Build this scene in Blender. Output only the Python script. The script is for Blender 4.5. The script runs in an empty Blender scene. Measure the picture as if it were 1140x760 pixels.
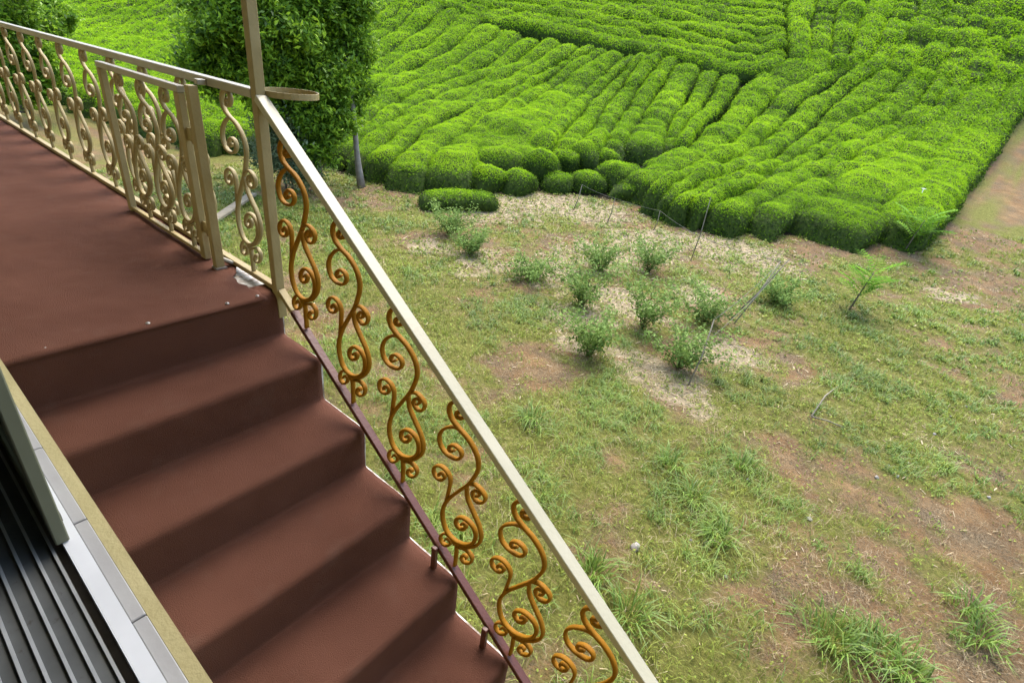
import bpy, math, random
import numpy as np
from mathutils import Vector, Matrix, noise as mnoise
rng=np.random.default_rng(11); random.seed(5)
scene=bpy.context.scene; COL=scene.collection
HL=2.28            # landing height above the garden
RISE,TREAD=0.19,0.2762
WALL=-0.918        # outer face of the house wall
# ---------------------------------------------------------------- measured layout (metres)
SCROLL=[[1.25,[[-0.0353,0.6769],[-0.0496,0.6663],[-0.0468,0.653],[-0.0284,0.6549],[-0.0132,0.6755],[-0.02,0.6963],[-0.0395,0.7036],[-0.0618,0.7005],[-0.0803,0.6798],[-0.083,0.6546],[-0.0694,0.6309],[-0.0384,0.6126],[0.0015,0.5976],[0.0346,0.573],[0.055,0.5425],[0.0603,0.5044],[0.0474,0.4614],[0.0261,0.4162],[-0.014,0.3562],[-0.0562,0.2893],[-0.0782,0.2317],[-0.0781,0.1805],[-0.0551,0.1347],[-0.0098,0.1206],[0.0368,0.1381],[0.07,0.1718],[0.0812,0.2079],[0.0758,0.2378],[0.053,0.2568],[0.0179,0.2558],[-0.0089,0.2316],[-0.0128,0.2076],[0.0034,0.1969],[0.0248,0.2064],[0.0343,0.2254],[0.0269,0.234],[0.013,0.222]]],[1.05,[[-0.029,0.6088],[-0.0477,0.6076],[-0.0747,0.594],[-0.1052,0.5644],[-0.1197,0.5269],[-0.107,0.4916],[-0.0716,0.4776],[-0.0327,0.4858],[-0.014,0.5095],[-0.0211,0.5298],[-0.0442,0.5355],[-0.0662,0.5222],[-0.0717,0.5071],[-0.0605,0.5019],[-0.0454,0.5143]]],[1.0,[[-0.0664,0.2742],[-0.0593,0.3223],[-0.0539,0.3707],[-0.0612,0.3947],[-0.0799,0.4084],[-0.1075,0.4078],[-0.1328,0.3861],[-0.1361,0.3595],[-0.1183,0.3459],[-0.0945,0.3515],[-0.0814,0.3731],[-0.0915,0.3847],[-0.1092,0.3722],[-0.1063,0.3624]]],[1.0,[[0.0286,0.4208],[0.0589,0.4345],[0.088,0.4287],[0.1032,0.4101],[0.0952,0.3852],[0.0733,0.3719],[0.0543,0.3789],[0.0469,0.3958],[0.061,0.4142],[0.0781,0.4158],[0.0748,0.399],[0.0644,0.3933]]],[1.1,[[0.0196,0.4041],[0.0277,0.3588],[0.0564,0.3187],[0.0878,0.28],[0.1046,0.238],[0.0995,0.198],[0.076,0.161],[0.0413,0.1311],[-0.0022,0.1128]]],[1.2,[[-0.0023,0.1178],[0.0017,0.0668],[0.0001,-0.0026]]],[0.9,[[-0.0065,0.1025],[-0.0292,0.1208],[-0.0565,0.1187],[-0.0795,0.0913],[-0.0795,0.0654],[-0.0577,0.0574],[-0.0348,0.0763],[-0.0305,0.0971],[-0.0457,0.1014],[-0.0578,0.0833]]],[0.9,[[0.0054,0.1026],[0.0489,0.1198],[0.0766,0.1068],[0.0721,0.0758],[0.0495,0.0552],[0.0288,0.0579],[0.0312,0.0775],[0.047,0.0894],[0.0531,0.0795]]]]
TREE=[[-10.31,4.76,2.82,0.83],[-9.76,6.0,3.38,1.09],[-10.08,5.71,4.4,1.49],[-9.14,5.96,2.44,0.83],[-9.91,4.9,2.22,0.66],[-8.7,6.01,1.67,0.57],[-8.72,5.64,1.0,0.44],[-9.26,6.77,3.16,0.53],[-10.76,4.85,3.43,0.79],[-9.25,5.12,3.16,0.79],[-9.52,5.72,1.78,0.53],[-10.34,4.36,2.03,0.44],[-9.5,5.2,1.72,0.48],[-10.59,4.31,2.45,0.53],[-8.91,5.63,1.42,0.44],[-9.57,5.21,2.36,0.7],[-9.84,4.75,3.38,0.79],[-8.87,6.2,2.31,0.53],[-10.1,5.73,2.67,1.05]]
SLIM=[[-9.09,7.01,2.13,0.5],[-9.23,7.06,2.88,0.6],[-9.34,7.08,3.77,0.75],[-9.38,6.86,1.62,0.35]]
LEFTB=[[-18.62,2.99,1.93,1.2],[-18.0,3.25,1.25,0.8],[-18.2,2.68,2.73,1.5],[-19.45,4.03,2.44,0.8],[-17.87,2.67,0.92,0.8]]
SOIL=[[2.06,3.1,0.3],[2.47,2.73,0.28],[3.14,4.56,0.3],[3.52,4.59,0.4],[1.12,6.31,0.7],[0.46,3.02,0.3],[0.88,1.73,0.3],[-3.77,2.32,0.6],[-4.82,2.62,0.6],[-5.45,5.31,0.6],[2.0,3.95,0.35],[2.81,3.36,0.35],[3.34,2.9,0.35],[2.04,2.01,0.25],[-1.44,3.56,0.3],[3.44,13.18,1.0],[2.88,16.23,1.0],[3.24,21.06,1.4],[3.19,24.79,1.6],[-7.61,6.25,0.8],[1.06,4.11,0.25],[2.7,8.18,0.3],[-2.05,11.14,0.8],[0.01,12.31,0.9],[1.5,13.14,0.8],[3.68,8.12,0.4],[1.02,2.19,0.25],[3.5,3.4,0.35],[1.43,2.0,0.25],[3.07,5.86,0.3],[-8.11,7.69,0.7],[-4.98,3.31,0.5],[1.8,4.1,0.25],[-0.87,3.46,0.25]]
STRAW=[[-5.82,7.95,1.0],[-5.48,9.49,1.1],[-4.3,10.06,1.1],[-2.48,9.33,1.0],[-2.96,6.22,0.8],[-1.56,5.25,0.6],[-1.19,6.22,0.7],[-0.57,7.61,0.7],[0.37,5.96,0.5],[-0.09,4.7,0.5],[-1.47,10.25,1.0],[-0.4,10.49,0.8],[2.78,11.86,0.5],[-4.83,5.42,0.5],[-2.77,7.67,0.9],[-1.24,4.35,0.4],[0.49,4.47,0.4],[-3.9,5.62,0.6]]
GREEN=[[-1.03,1.8,0.5],[-0.59,2.49,0.6],[0.32,2.02,0.5],[0.78,2.99,0.5],[1.4,2.57,0.5],[1.42,4.51,0.6],[2.02,6.22,0.9],[2.25,8.65,0.8],[-0.09,2.44,0.6],[1.44,1.42,0.3],[2.69,2.46,0.3],[-4.16,3.87,0.9],[-2.48,3.57,0.8],[-2.03,4.17,0.5],[0.87,4.64,0.4],[-0.14,3.49,0.6],[0.53,8.47,1.0],[1.41,7.63,0.8],[2.91,7.25,0.6],[0.94,1.51,0.3],[0.47,1.26,0.3],[-7.78,3.97,1.2],[-5.9,5.05,1.0],[-7.15,2.99,1.0]]
MOUND=[[-6.65,10.98,0.52,0.8],[-6.37,9.82,0.42,0.55],[-7.89,10.55,0.5,0.75],[-6.57,12.95,0.55,0.8],[-5.33,11.42,0.44,0.52],[-5.82,10.77,0.42,0.48],[-4.94,12.28,0.58,0.7],[-4.27,11.7,0.42,0.52],[-6.92,9.3,0.42,0.5],[-6.37,7.65,0.42,0.48],[-7.63,9.39,0.42,0.55],[-6.08,13.36,0.42,0.6],[-6.7,12.23,0.42,0.6],[-4.42,13.73,0.5,0.6]]
PLANTS=[[-4.13,5.74],[-2.75,5.74],[-1.66,5.6],[-2.26,7.1],[-0.66,5.65],[-1.68,7.87],[-0.75,4.36],[0.19,5.03],[-0.12,6.62],[0.41,8.45],[-5.11,6.14]]
STONES=[[1.15,2.06],[2.65,4.78],[2.56,4.94],[2.89,6.05],[3.39,5.14],[3.08,7.5],[3.16,7.16],[3.02,6.69],[3.41,7.45],[2.12,3.44],[1.55,3.55],[2.49,4.58],[1.78,2.33],[2.71,5.15],[1.44,2.47]]
TUFTS=[[1.45,3.69],[2.55,2.32],[2.81,2.44],[3.28,3.4],[3.34,3.15],[0.93,3.16],[1.04,1.6],[1.61,2.65],[2.96,2.43],[1.41,1.49],[1.26,2.91],[-0.4,2.7]]
ROWS={"L":[[[-28.25,3.38],[-29.57,3.87],[-30.89,4.35],[-32.21,4.84],[-33.52,5.33],[-34.84,5.82],[-36.14,6.35],[-37.42,6.92],[-38.68,7.56],[-39.88,8.28],[-40.95,9.19],[-41.91,10.21],[-42.86,11.24],[-43.74,12.34]],[[-27.87,3.69],[-29.12,4.17],[-30.37,4.65],[-31.61,5.13],[-32.86,5.61],[-34.1,6.1],[-35.33,6.62],[-36.53,7.21],[-37.66,7.89],[-38.75,8.65],[-39.7,9.57],[-40.53,10.6],[-41.33,11.65],[-42.05,12.74]],[[-27.49,4.0],[-28.67,4.48],[-29.84,4.95],[-31.02,5.42],[-32.2,5.9],[-33.37,6.38],[-34.53,6.9],[-35.64,7.5],[-36.65,8.23],[-37.61,9.03],[-38.45,9.96],[-39.15,10.99],[-39.8,12.05],[-40.37,13.15]],[[-27.11,4.31],[-28.22,4.78],[-29.32,5.25],[-30.43,5.72],[-31.53,6.18],[-32.64,6.66],[-33.72,7.17],[-34.75,7.79],[-35.64,8.57],[-36.48,9.4],[-37.2,10.35],[-37.77,11.39],[-38.27,12.45],[-38.68,13.55]],[[-26.73,4.63],[-27.77,5.09],[-28.8,5.55],[-29.84,6.01],[-30.87,6.47],[-31.9,6.94],[-32.92,7.45],[-33.85,8.08],[-34.63,8.9],[-35.35,9.78],[-35.95,10.73],[-36.39,11.78],[-36.74,12.86],[-36.99,13.96]],[[-25.52,4.51],[-26.59,5.03],[-27.66,5.56],[-28.73,6.09],[-29.8,6.62],[-30.86,7.17],[-31.88,7.78],[-32.84,8.48],[-33.69,9.31],[-34.47,10.21],[-35.13,11.21],[-35.63,12.29],[-36.06,13.4],[-36.4,14.54]],[[-24.31,4.39],[-25.42,4.98],[-26.52,5.57],[-27.63,6.17],[-28.73,6.76],[-29.81,7.39],[-30.83,8.11],[-31.82,8.88],[-32.75,9.72],[-33.6,10.65],[-34.3,11.69],[-34.87,12.8],[-35.38,13.95],[-35.8,15.12]],[[-23.1,4.27],[-24.24,4.93],[-25.38,5.58],[-26.52,6.24],[-27.66,6.91],[-28.77,7.61],[-29.79,8.44],[-30.81,9.28],[-31.82,10.13],[-32.72,11.08],[-33.47,12.17],[-34.11,13.31],[-34.7,14.49],[-35.2,15.71]],[[-21.25,4.18],[-22.5,4.9],[-23.76,5.62],[-25.01,6.34],[-26.26,7.07],[-27.49,7.82],[-28.67,8.66],[-29.82,9.54],[-30.92,10.47],[-31.89,11.54],[-32.67,12.76],[-33.28,14.07],[-33.77,15.42],[-34.18,16.8]],[[-19.39,4.1],[-20.77,4.87],[-22.13,5.65],[-23.5,6.44],[-24.86,7.22],[-26.21,8.04],[-27.54,8.89],[-28.83,9.8],[-30.03,10.82],[-31.06,12.0],[-31.87,13.36],[-32.44,14.82],[-32.83,16.35],[-33.16,17.89]],[[-18.61,4.21],[-19.97,5.0],[-21.32,5.82],[-22.67,6.64],[-24.02,7.46],[-25.35,8.31],[-26.66,9.19],[-27.93,10.13],[-29.11,11.17],[-30.14,12.37],[-30.92,13.74],[-31.49,15.22],[-31.9,16.74],[-32.26,18.28]],[[-17.82,4.32],[-19.18,5.14],[-20.51,5.99],[-21.84,6.84],[-23.17,7.7],[-24.49,8.58],[-25.78,9.49],[-27.03,10.45],[-28.2,11.52],[-29.21,12.75],[-29.98,14.13],[-30.54,15.61],[-30.96,17.14],[-31.36,18.67]],[[-17.04,4.42],[-18.38,5.27],[-19.7,6.15],[-21.01,7.04],[-22.32,7.94],[-23.62,8.85],[-24.9,9.79],[-26.14,10.78],[-27.29,11.88],[-28.28,13.12],[-29.04,14.52],[-29.59,16.01],[-30.03,17.54],[-30.46,19.07]],[[-16.26,4.53],[-17.59,5.41],[-18.89,6.32],[-20.19,7.25],[-21.48,8.17],[-22.76,9.12],[-24.02,10.09],[-25.24,11.11],[-26.38,12.23],[-27.35,13.49],[-28.1,14.9],[-28.64,16.41],[-29.09,17.94],[-29.56,19.46]],[[-15.48,4.64],[-16.79,5.54],[-18.08,6.49],[-19.36,7.45],[-20.63,8.41],[-21.9,9.39],[-23.14,10.39],[-24.35,11.44],[-25.46,12.58],[-26.42,13.86],[-27.16,15.29],[-27.69,16.8],[-28.16,18.33],[-28.66,19.85]],[[-14.7,4.74],[-16.0,5.68],[-17.27,6.66],[-18.53,7.65],[-19.78,8.65],[-21.03,9.66],[-22.26,10.69],[-23.45,11.77],[-24.55,12.94],[-25.49,14.24],[-26.21,15.68],[-26.74,17.2],[-27.22,18.73],[-27.76,20.24]],[[-13.91,4.85],[-15.2,5.82],[-16.46,6.83],[-17.7,7.85],[-18.94,8.89],[-20.17,9.93],[-21.39,10.99],[-22.56,12.09],[-23.64,13.29],[-24.57,14.61],[-25.27,16.06],[-25.79,17.59],[-26.29,19.13],[-26.86,20.64]],[[-13.13,4.95],[-14.41,5.95],[-15.65,6.99],[-16.87,8.06],[-18.09,9.12],[-19.31,10.2],[-20.51,11.29],[-21.66,12.42],[-22.73,13.64],[-23.64,14.98],[-24.33,16.45],[-24.84,17.99],[-25.35,19.53],[-25.96,21.03]],[[-12.35,5.06],[-13.62,6.09],[-14.84,7.16],[-16.04,8.26],[-17.25,9.36],[-18.44,10.47],[-19.63,11.59],[-20.77,12.75],[-21.82,13.99],[-22.71,15.35],[-23.39,16.84],[-23.89,18.39],[-24.42,19.92],[-25.06,21.42]],[[-12.92,6.12],[-14.04,7.15],[-15.15,8.2],[-16.25,9.27],[-17.34,10.33],[-18.42,11.41],[-19.48,12.51],[-20.47,13.67],[-21.37,14.89],[-22.14,16.21],[-22.67,17.64],[-23.15,19.09],[-23.71,20.5],[-24.38,21.88]],[[-13.48,7.19],[-14.47,8.21],[-15.46,9.24],[-16.45,10.27],[-17.43,11.3],[-18.4,12.35],[-19.33,13.43],[-20.17,14.58],[-20.92,15.79],[-21.56,17.07],[-21.95,18.44],[-22.4,19.79],[-23.0,21.09],[-23.69,22.33]],[[-12.9,7.16],[-13.84,8.19],[-14.76,9.23],[-15.69,10.26],[-16.62,11.29],[-17.54,12.33],[-18.4,13.42],[-19.17,14.57],[-19.81,15.78],[-20.33,17.05],[-20.67,18.4],[-21.08,19.72],[-21.61,21.0],[-22.24,22.24]],[[-12.33,7.14],[-13.2,8.17],[-14.06,9.21],[-14.93,10.24],[-15.81,11.27],[-16.68,12.31],[-17.47,13.4],[-18.17,14.55],[-18.7,15.77],[-19.1,17.03],[-19.39,18.35],[-19.75,19.66],[-20.22,20.92],[-20.79,22.15]],[[-11.75,7.11],[-12.56,8.15],[-13.36,9.19],[-14.17,10.23],[-15.0,11.26],[-15.81,12.29],[-16.54,13.39],[-17.17,14.54],[-17.59,15.76],[-17.87,17.02],[-18.12,18.31],[-18.42,19.59],[-18.84,20.84],[-19.34,22.05]],[[-11.17,7.09],[-11.93,8.13],[-12.67,9.18],[-13.41,10.22],[-14.19,11.24],[-14.95,12.28],[-15.61,13.37],[-16.17,14.52],[-16.48,15.75],[-16.63,17.0],[-16.84,18.27],[-17.09,19.52],[-17.45,20.75],[-17.89,21.96]],[[-10.59,7.07],[-11.29,8.1],[-11.97,9.16],[-12.65,10.21],[-13.38,11.23],[-14.09,12.26],[-14.69,13.35],[-15.18,14.5],[-15.37,15.73],[-15.4,16.98],[-15.56,18.22],[-15.77,19.46],[-16.07,20.67],[-16.44,21.87]],[[-9.85,7.11],[-10.56,8.16],[-11.25,9.22],[-11.94,10.28],[-12.63,11.34],[-13.24,12.44],[-13.74,13.59],[-14.21,14.77],[-14.47,16.0],[-14.59,17.25],[-14.77,18.51],[-14.95,19.76],[-15.17,21.0],[-15.44,22.23]],[[-9.1,7.16],[-9.83,8.21],[-10.54,9.28],[-11.23,10.36],[-11.87,11.46],[-12.39,12.62],[-12.8,13.83],[-13.25,15.03],[-13.58,16.26],[-13.78,17.52],[-13.98,18.79],[-14.13,20.06],[-14.28,21.33],[-14.44,22.59]],[[-8.35,7.2],[-9.1,8.26],[-9.82,9.34],[-10.51,10.44],[-11.12,11.58],[-11.54,12.81],[-11.86,14.06],[-12.29,15.29],[-12.68,16.53],[-12.98,17.79],[-13.18,19.07],[-13.31,20.36],[-13.39,21.66],[-13.44,22.96]],[[-7.34,7.41],[-8.16,8.42],[-8.86,9.53],[-9.43,10.7],[-9.97,11.89],[-10.55,13.07],[-11.12,14.24],[-11.64,15.44],[-12.07,16.67],[-12.42,17.93],[-12.69,19.21],[-12.86,20.51],[-12.93,21.81],[-12.74,23.1]],[[-7.05,8.63],[-7.74,9.62],[-8.41,10.63],[-9.01,11.68],[-9.56,12.77],[-10.05,13.87],[-10.54,14.98],[-11.04,16.08],[-11.48,17.21],[-11.83,18.37],[-12.1,19.55],[-12.27,20.75],[-12.3,21.96],[-12.19,23.17]],[[-7.35,11.03],[-7.79,11.94],[-8.23,12.84],[-8.64,13.76],[-9.06,14.67],[-9.48,15.59],[-9.92,16.49],[-10.31,17.42],[-10.59,18.38],[-10.82,19.36],[-10.99,20.35],[-11.12,21.35],[-11.26,22.35],[-11.39,23.34]],[[-6.92,11.66],[-7.32,12.55],[-7.72,13.43],[-8.13,14.32],[-8.54,15.2],[-8.96,16.07],[-9.36,16.96],[-9.73,17.86],[-10.03,18.79],[-10.28,19.72],[-10.51,20.67],[-10.7,21.62],[-10.85,22.58],[-10.95,23.54]],[[-6.5,12.29],[-6.85,13.16],[-7.22,14.03],[-7.61,14.88],[-8.03,15.72],[-8.44,16.56],[-8.81,17.42],[-9.15,18.3],[-9.46,19.19],[-9.75,20.08],[-10.02,20.98],[-10.27,21.88],[-10.43,22.81],[-10.52,23.74]],[[-6.15,13.06],[-6.5,13.88],[-6.86,14.7],[-7.22,15.52],[-7.58,16.34],[-7.94,17.16],[-8.26,17.99],[-8.57,18.83],[-8.86,19.68],[-9.13,20.53],[-9.39,21.39],[-9.62,22.26],[-9.81,23.13],[-9.9,24.02]],[[-5.79,13.82],[-6.15,14.59],[-6.51,15.37],[-6.84,16.15],[-7.14,16.95],[-7.43,17.75],[-7.7,18.56],[-7.99,19.37],[-8.26,20.17],[-8.51,20.99],[-8.75,21.81],[-8.98,22.63],[-9.18,23.46],[-9.27,24.3]],[[-5.18,15.07],[-5.47,15.74],[-5.75,16.42],[-6.03,17.09],[-6.31,17.77],[-6.55,18.45],[-6.74,19.16],[-6.91,19.87],[-7.13,20.57],[-7.36,21.26],[-7.58,21.96],[-7.8,22.65],[-8.02,23.35],[-8.25,24.04]],[[-4.95,15.43],[-5.18,16.09],[-5.41,16.75],[-5.63,17.42],[-5.84,18.08],[-6.04,18.76],[-6.19,19.44],[-6.29,20.13],[-6.43,20.82],[-6.6,21.5],[-6.79,22.17],[-6.98,22.85],[-7.17,23.53],[-7.36,24.2]],[[-4.72,15.78],[-4.89,16.44],[-5.06,17.09],[-5.23,17.74],[-5.38,18.4],[-5.53,19.06],[-5.65,19.72],[-5.67,20.4],[-5.74,21.07],[-5.84,21.73],[-5.99,22.39],[-6.16,23.05],[-6.32,23.7],[-6.48,24.36]]],"R":[[[-4.3,11.72],[-4.46,12.88],[-4.61,14.05],[-4.71,15.22],[-4.83,16.39],[-5.02,17.56],[-5.19,18.72],[-5.39,19.88],[-5.6,21.04],[-5.83,22.19],[-6.02,23.35],[-6.02,24.53],[-5.62,25.63],[-4.97,26.61]],[[-3.49,11.02],[-3.59,12.33],[-3.68,13.63],[-3.7,14.94],[-3.8,16.24],[-3.92,17.55],[-4.08,18.84],[-4.3,20.13],[-4.51,21.43],[-4.73,22.71],[-4.7,24.02],[-4.38,25.28],[-3.95,26.51],[-3.64,27.79]],[[-3.14,10.86],[-3.16,12.16],[-3.16,13.45],[-3.07,14.74],[-3.09,16.03],[-3.19,17.33],[-3.31,18.62],[-3.44,19.91],[-3.56,21.19],[-3.69,22.48],[-3.69,23.77],[-3.47,25.05],[-3.17,26.3],[-2.93,27.58]],[[-2.8,10.7],[-2.73,11.99],[-2.64,13.27],[-2.43,14.54],[-2.39,15.82],[-2.47,17.11],[-2.53,18.39],[-2.58,19.68],[-2.61,20.96],[-2.65,22.25],[-2.68,23.53],[-2.56,24.81],[-2.39,26.09],[-2.22,27.36]],[[-2.43,10.77],[-2.36,12.09],[-2.26,13.41],[-2.14,14.72],[-2.04,16.04],[-1.99,17.35],[-2.01,18.67],[-2.0,20.0],[-1.9,21.31],[-1.75,22.61],[-1.59,23.91],[-1.43,25.22],[-1.3,26.53],[-1.22,27.85]],[[-2.06,10.84],[-1.98,12.19],[-1.89,13.55],[-1.85,14.91],[-1.68,16.25],[-1.51,17.6],[-1.49,18.96],[-1.42,20.31],[-1.18,21.65],[-0.86,22.97],[-0.5,24.28],[-0.3,25.62],[-0.21,26.97],[-0.22,28.33]],[[-1.34,11.36],[-1.27,12.71],[-1.16,14.05],[-1.1,15.39],[-0.96,16.73],[-0.81,18.06],[-0.73,19.4],[-0.64,20.74],[-0.45,22.07],[-0.2,23.39],[0.1,24.7],[0.27,26.03],[0.35,27.38],[0.34,28.72]],[[-0.63,11.89],[-0.56,13.22],[-0.44,14.54],[-0.35,15.87],[-0.25,17.2],[-0.12,18.52],[0.03,19.85],[0.14,21.17],[0.28,22.5],[0.46,23.82],[0.7,25.13],[0.85,26.45],[0.92,27.78],[0.9,29.11]],[[0.82,13.37],[0.89,14.66],[0.93,15.95],[0.98,17.23],[1.08,18.52],[1.14,19.8],[1.1,21.09],[1.15,22.37],[1.37,23.64],[1.63,24.9],[1.93,26.15],[2.17,27.42],[2.2,28.7],[2.16,29.99]],[[1.85,14.13],[2.05,15.39],[2.2,16.66],[2.28,17.94],[2.32,19.21],[2.34,20.49],[2.41,21.77],[2.51,23.04],[2.63,24.31],[2.68,25.59],[2.68,26.87],[2.84,28.13],[2.88,29.41],[2.84,30.69]]],"U":[[[-5.15,26.21],[-5.76,27.32],[-6.36,28.43],[-6.92,29.56],[-7.36,30.75],[-7.74,31.95],[-8.13,33.15],[-8.52,34.35]],[[-4.51,26.38],[-5.01,27.58],[-5.5,28.79],[-5.99,30.0],[-6.36,31.26],[-6.7,32.54],[-7.03,33.81],[-7.37,35.09]],[[-3.87,26.55],[-4.26,27.84],[-4.65,29.14],[-5.05,30.44],[-5.37,31.78],[-5.65,33.13],[-5.93,34.47],[-6.22,35.82]],[[-3.23,26.72],[-3.51,28.1],[-3.8,29.49],[-4.11,30.88],[-4.37,32.29],[-4.6,33.71],[-4.84,35.13],[-5.07,36.56]],[[-2.59,26.89],[-2.76,28.37],[-2.95,29.84],[-3.17,31.32],[-3.37,32.81],[-3.56,34.3],[-3.74,35.8],[-3.92,37.29]],[[-1.94,27.06],[-2.01,28.63],[-2.09,30.2],[-2.24,31.76],[-2.38,33.33],[-2.51,34.89],[-2.64,36.46],[-2.77,38.02]],[[-1.1,27.56],[-1.14,29.16],[-1.19,30.75],[-1.3,32.34],[-1.41,33.93],[-1.51,35.52],[-1.6,37.12],[-1.7,38.71]],[[-0.26,28.06],[-0.28,29.68],[-0.3,31.3],[-0.37,32.92],[-0.45,34.54],[-0.51,36.16],[-0.57,37.77],[-0.63,39.39]],[[0.59,28.57],[0.59,30.21],[0.6,31.86],[0.57,33.5],[0.52,35.14],[0.49,36.79],[0.47,38.43],[0.44,40.08]],[[1.43,29.07],[1.46,30.74],[1.5,32.41],[1.5,34.08],[1.49,35.75],[1.49,37.42],[1.5,39.09],[1.51,40.76]],[[2.27,29.57],[2.33,31.27],[2.39,32.96],[2.44,34.66],[2.45,36.36],[2.49,38.05],[2.54,39.75],[2.58,41.44]],[[3.11,30.07],[3.2,31.79],[3.29,33.52],[3.37,35.24],[3.42,36.96],[3.49,38.68],[3.57,40.41],[3.65,42.13]]],"M":[[[-22.61,22.0],[-21.17,21.98],[-19.74,21.86],[-18.32,22.0],[-16.92,22.36],[-15.54,22.74],[-14.13,23.05],[-12.71,23.27],[-11.31,23.58],[-9.9,23.88],[-8.48,24.11],[-7.05,24.2],[-5.92,24.94],[-5.51,26.32]],[[-23.16,22.27],[-21.72,22.35],[-20.29,22.34],[-18.87,22.55],[-17.48,22.98],[-16.1,23.43],[-14.69,23.8],[-13.25,24.05],[-11.82,24.38],[-10.39,24.67],[-8.94,24.9],[-7.48,25.0],[-6.3,25.71],[-5.78,26.99]],[[-23.71,22.55],[-22.27,22.72],[-20.84,22.81],[-19.42,23.1],[-18.03,23.6],[-16.66,24.12],[-15.25,24.54],[-13.79,24.84],[-12.34,25.17],[-10.88,25.46],[-9.4,25.69],[-7.91,25.81],[-6.68,26.48],[-6.04,27.67]],[[-24.26,22.83],[-22.82,23.1],[-21.39,23.28],[-19.97,23.65],[-18.59,24.22],[-17.22,24.8],[-15.81,25.29],[-14.33,25.62],[-12.85,25.97],[-11.36,26.25],[-9.86,26.48],[-8.35,26.61],[-7.06,27.25],[-6.3,28.35]],[[-24.81,23.11],[-23.37,23.47],[-21.94,23.75],[-20.52,24.21],[-19.14,24.83],[-17.78,25.49],[-16.37,26.04],[-14.87,26.41],[-13.37,26.76],[-11.85,27.04],[-10.32,27.27],[-8.78,27.41],[-7.44,28.02],[-6.57,29.03]],[[-25.35,23.39],[-23.92,23.84],[-22.49,24.22],[-21.07,24.76],[-19.7,25.45],[-18.34,26.17],[-16.93,26.78],[-15.41,27.19],[-13.89,27.56],[-12.33,27.83],[-10.78,28.05],[-9.21,28.22],[-7.82,28.78],[-6.83,29.71]],[[-25.9,23.67],[-24.47,24.21],[-23.04,24.7],[-21.62,25.31],[-20.25,26.07],[-18.9,26.86],[-17.49,27.53],[-15.95,27.97],[-14.4,28.35],[-12.82,28.62],[-11.24,28.84],[-9.65,29.02],[-8.2,29.55],[-7.09,30.38]],[[-26.45,23.95],[-25.02,24.58],[-23.59,25.17],[-22.17,25.86],[-20.8,26.68],[-19.46,27.54],[-18.04,28.28],[-16.5,28.76],[-14.92,29.15],[-13.31,29.41],[-11.69,29.63],[-10.08,29.82],[-8.59,30.32],[-7.36,31.06]],[[-27.0,24.23],[-25.57,24.95],[-24.14,25.64],[-22.72,26.41],[-21.36,27.3],[-20.02,28.23],[-18.6,29.03],[-17.04,29.54],[-15.43,29.95],[-13.79,30.19],[-12.15,30.42],[-10.51,30.63],[-8.97,31.09],[-7.62,31.74]],[[-27.55,24.51],[-26.12,25.32],[-24.69,26.11],[-23.27,26.96],[-21.91,27.92],[-20.58,28.92],[-19.16,29.77],[-17.58,30.33],[-15.95,30.74],[-14.28,30.98],[-12.61,31.21],[-10.94,31.43],[-9.35,31.86],[-7.88,32.42]],[[-28.1,24.79],[-26.67,25.7],[-25.24,26.58],[-23.82,27.51],[-22.47,28.53],[-21.14,29.6],[-19.72,30.52],[-18.12,31.11],[-16.46,31.54],[-14.77,31.77],[-13.07,32.0],[-11.38,32.23],[-9.73,32.63],[-8.15,33.09]],[[-28.65,25.07],[-27.23,26.07],[-25.79,27.06],[-24.38,28.06],[-23.02,29.15],[-21.71,30.29],[-20.28,31.27],[-18.66,31.9],[-16.98,32.33],[-15.25,32.56],[-13.53,32.78],[-11.81,33.04],[-10.11,33.4],[-8.41,33.77]]]}
CAMR=[[0.763542,-0.382366,0.520385],[0.635747,0.303749,-0.709621],[0.113269,0.872659,0.475013]]
# ---------------------------------------------------------------- terrain
def SS(t):
    t=np.clip(t,0,1); return t*t*(3-2*t)
_q=np.linspace(-60,200,5201)
_P=np.cumsum(.015*SS((_q-4)/6)+.10*SS((_q-9)/5)+.36*SS((_q-18)/11)-.3*SS((_q-55)/30))*(_q[1]-_q[0])
def T(x,y):
    return np.interp(.94*(np.asarray(y,float)+1)-.35*(np.asarray(x,float)-2),_q,_P)
def _h(i,j,s):
    s=int(s);n=(i*374761393+j*668265263+s*144269504)&0xffffffff
    n=((n^(n>>13))*1274126177)&0xffffffff
    return ((n^(n>>16))&0xffff)/65535.0
def vnoise(x,y,s=0):
    x=np.asarray(x,float);y=np.asarray(y,float)
    i=np.floor(x).astype(np.int64);j=np.floor(y).astype(np.int64);u=x-i;v=y-j
    u=u*u*(3-2*u);v=v*v*(3-2*v)
    return (_h(i,j,s)*(1-u)+_h(i+1,j,s)*u)*(1-v)+(_h(i,j+1,s)*(1-u)+_h(i+1,j+1,s)*u)*v
def fbm(x,y,s=0,o=4):
    r=0;a=.5;f=1
    for k in range(o): r=r+a*vnoise(x*f,y*f,s+k);a*=.5;f*=2.03
    return r/(1-.5**o)
def blobs(L,x,y):
    m=np.zeros(np.shape(x))
    wx=x+(fbm(x*2.3,y*2.3,71,3)-.5)*.9; wy=y+(fbm(x*2.3,y*2.3,91,3)-.5)*.9
    for bx,by,r in L:
        m=np.maximum(m,np.exp(-((wx-bx)**2+(wy-by)**2)/(r*r)*1.1))
    return m
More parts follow.
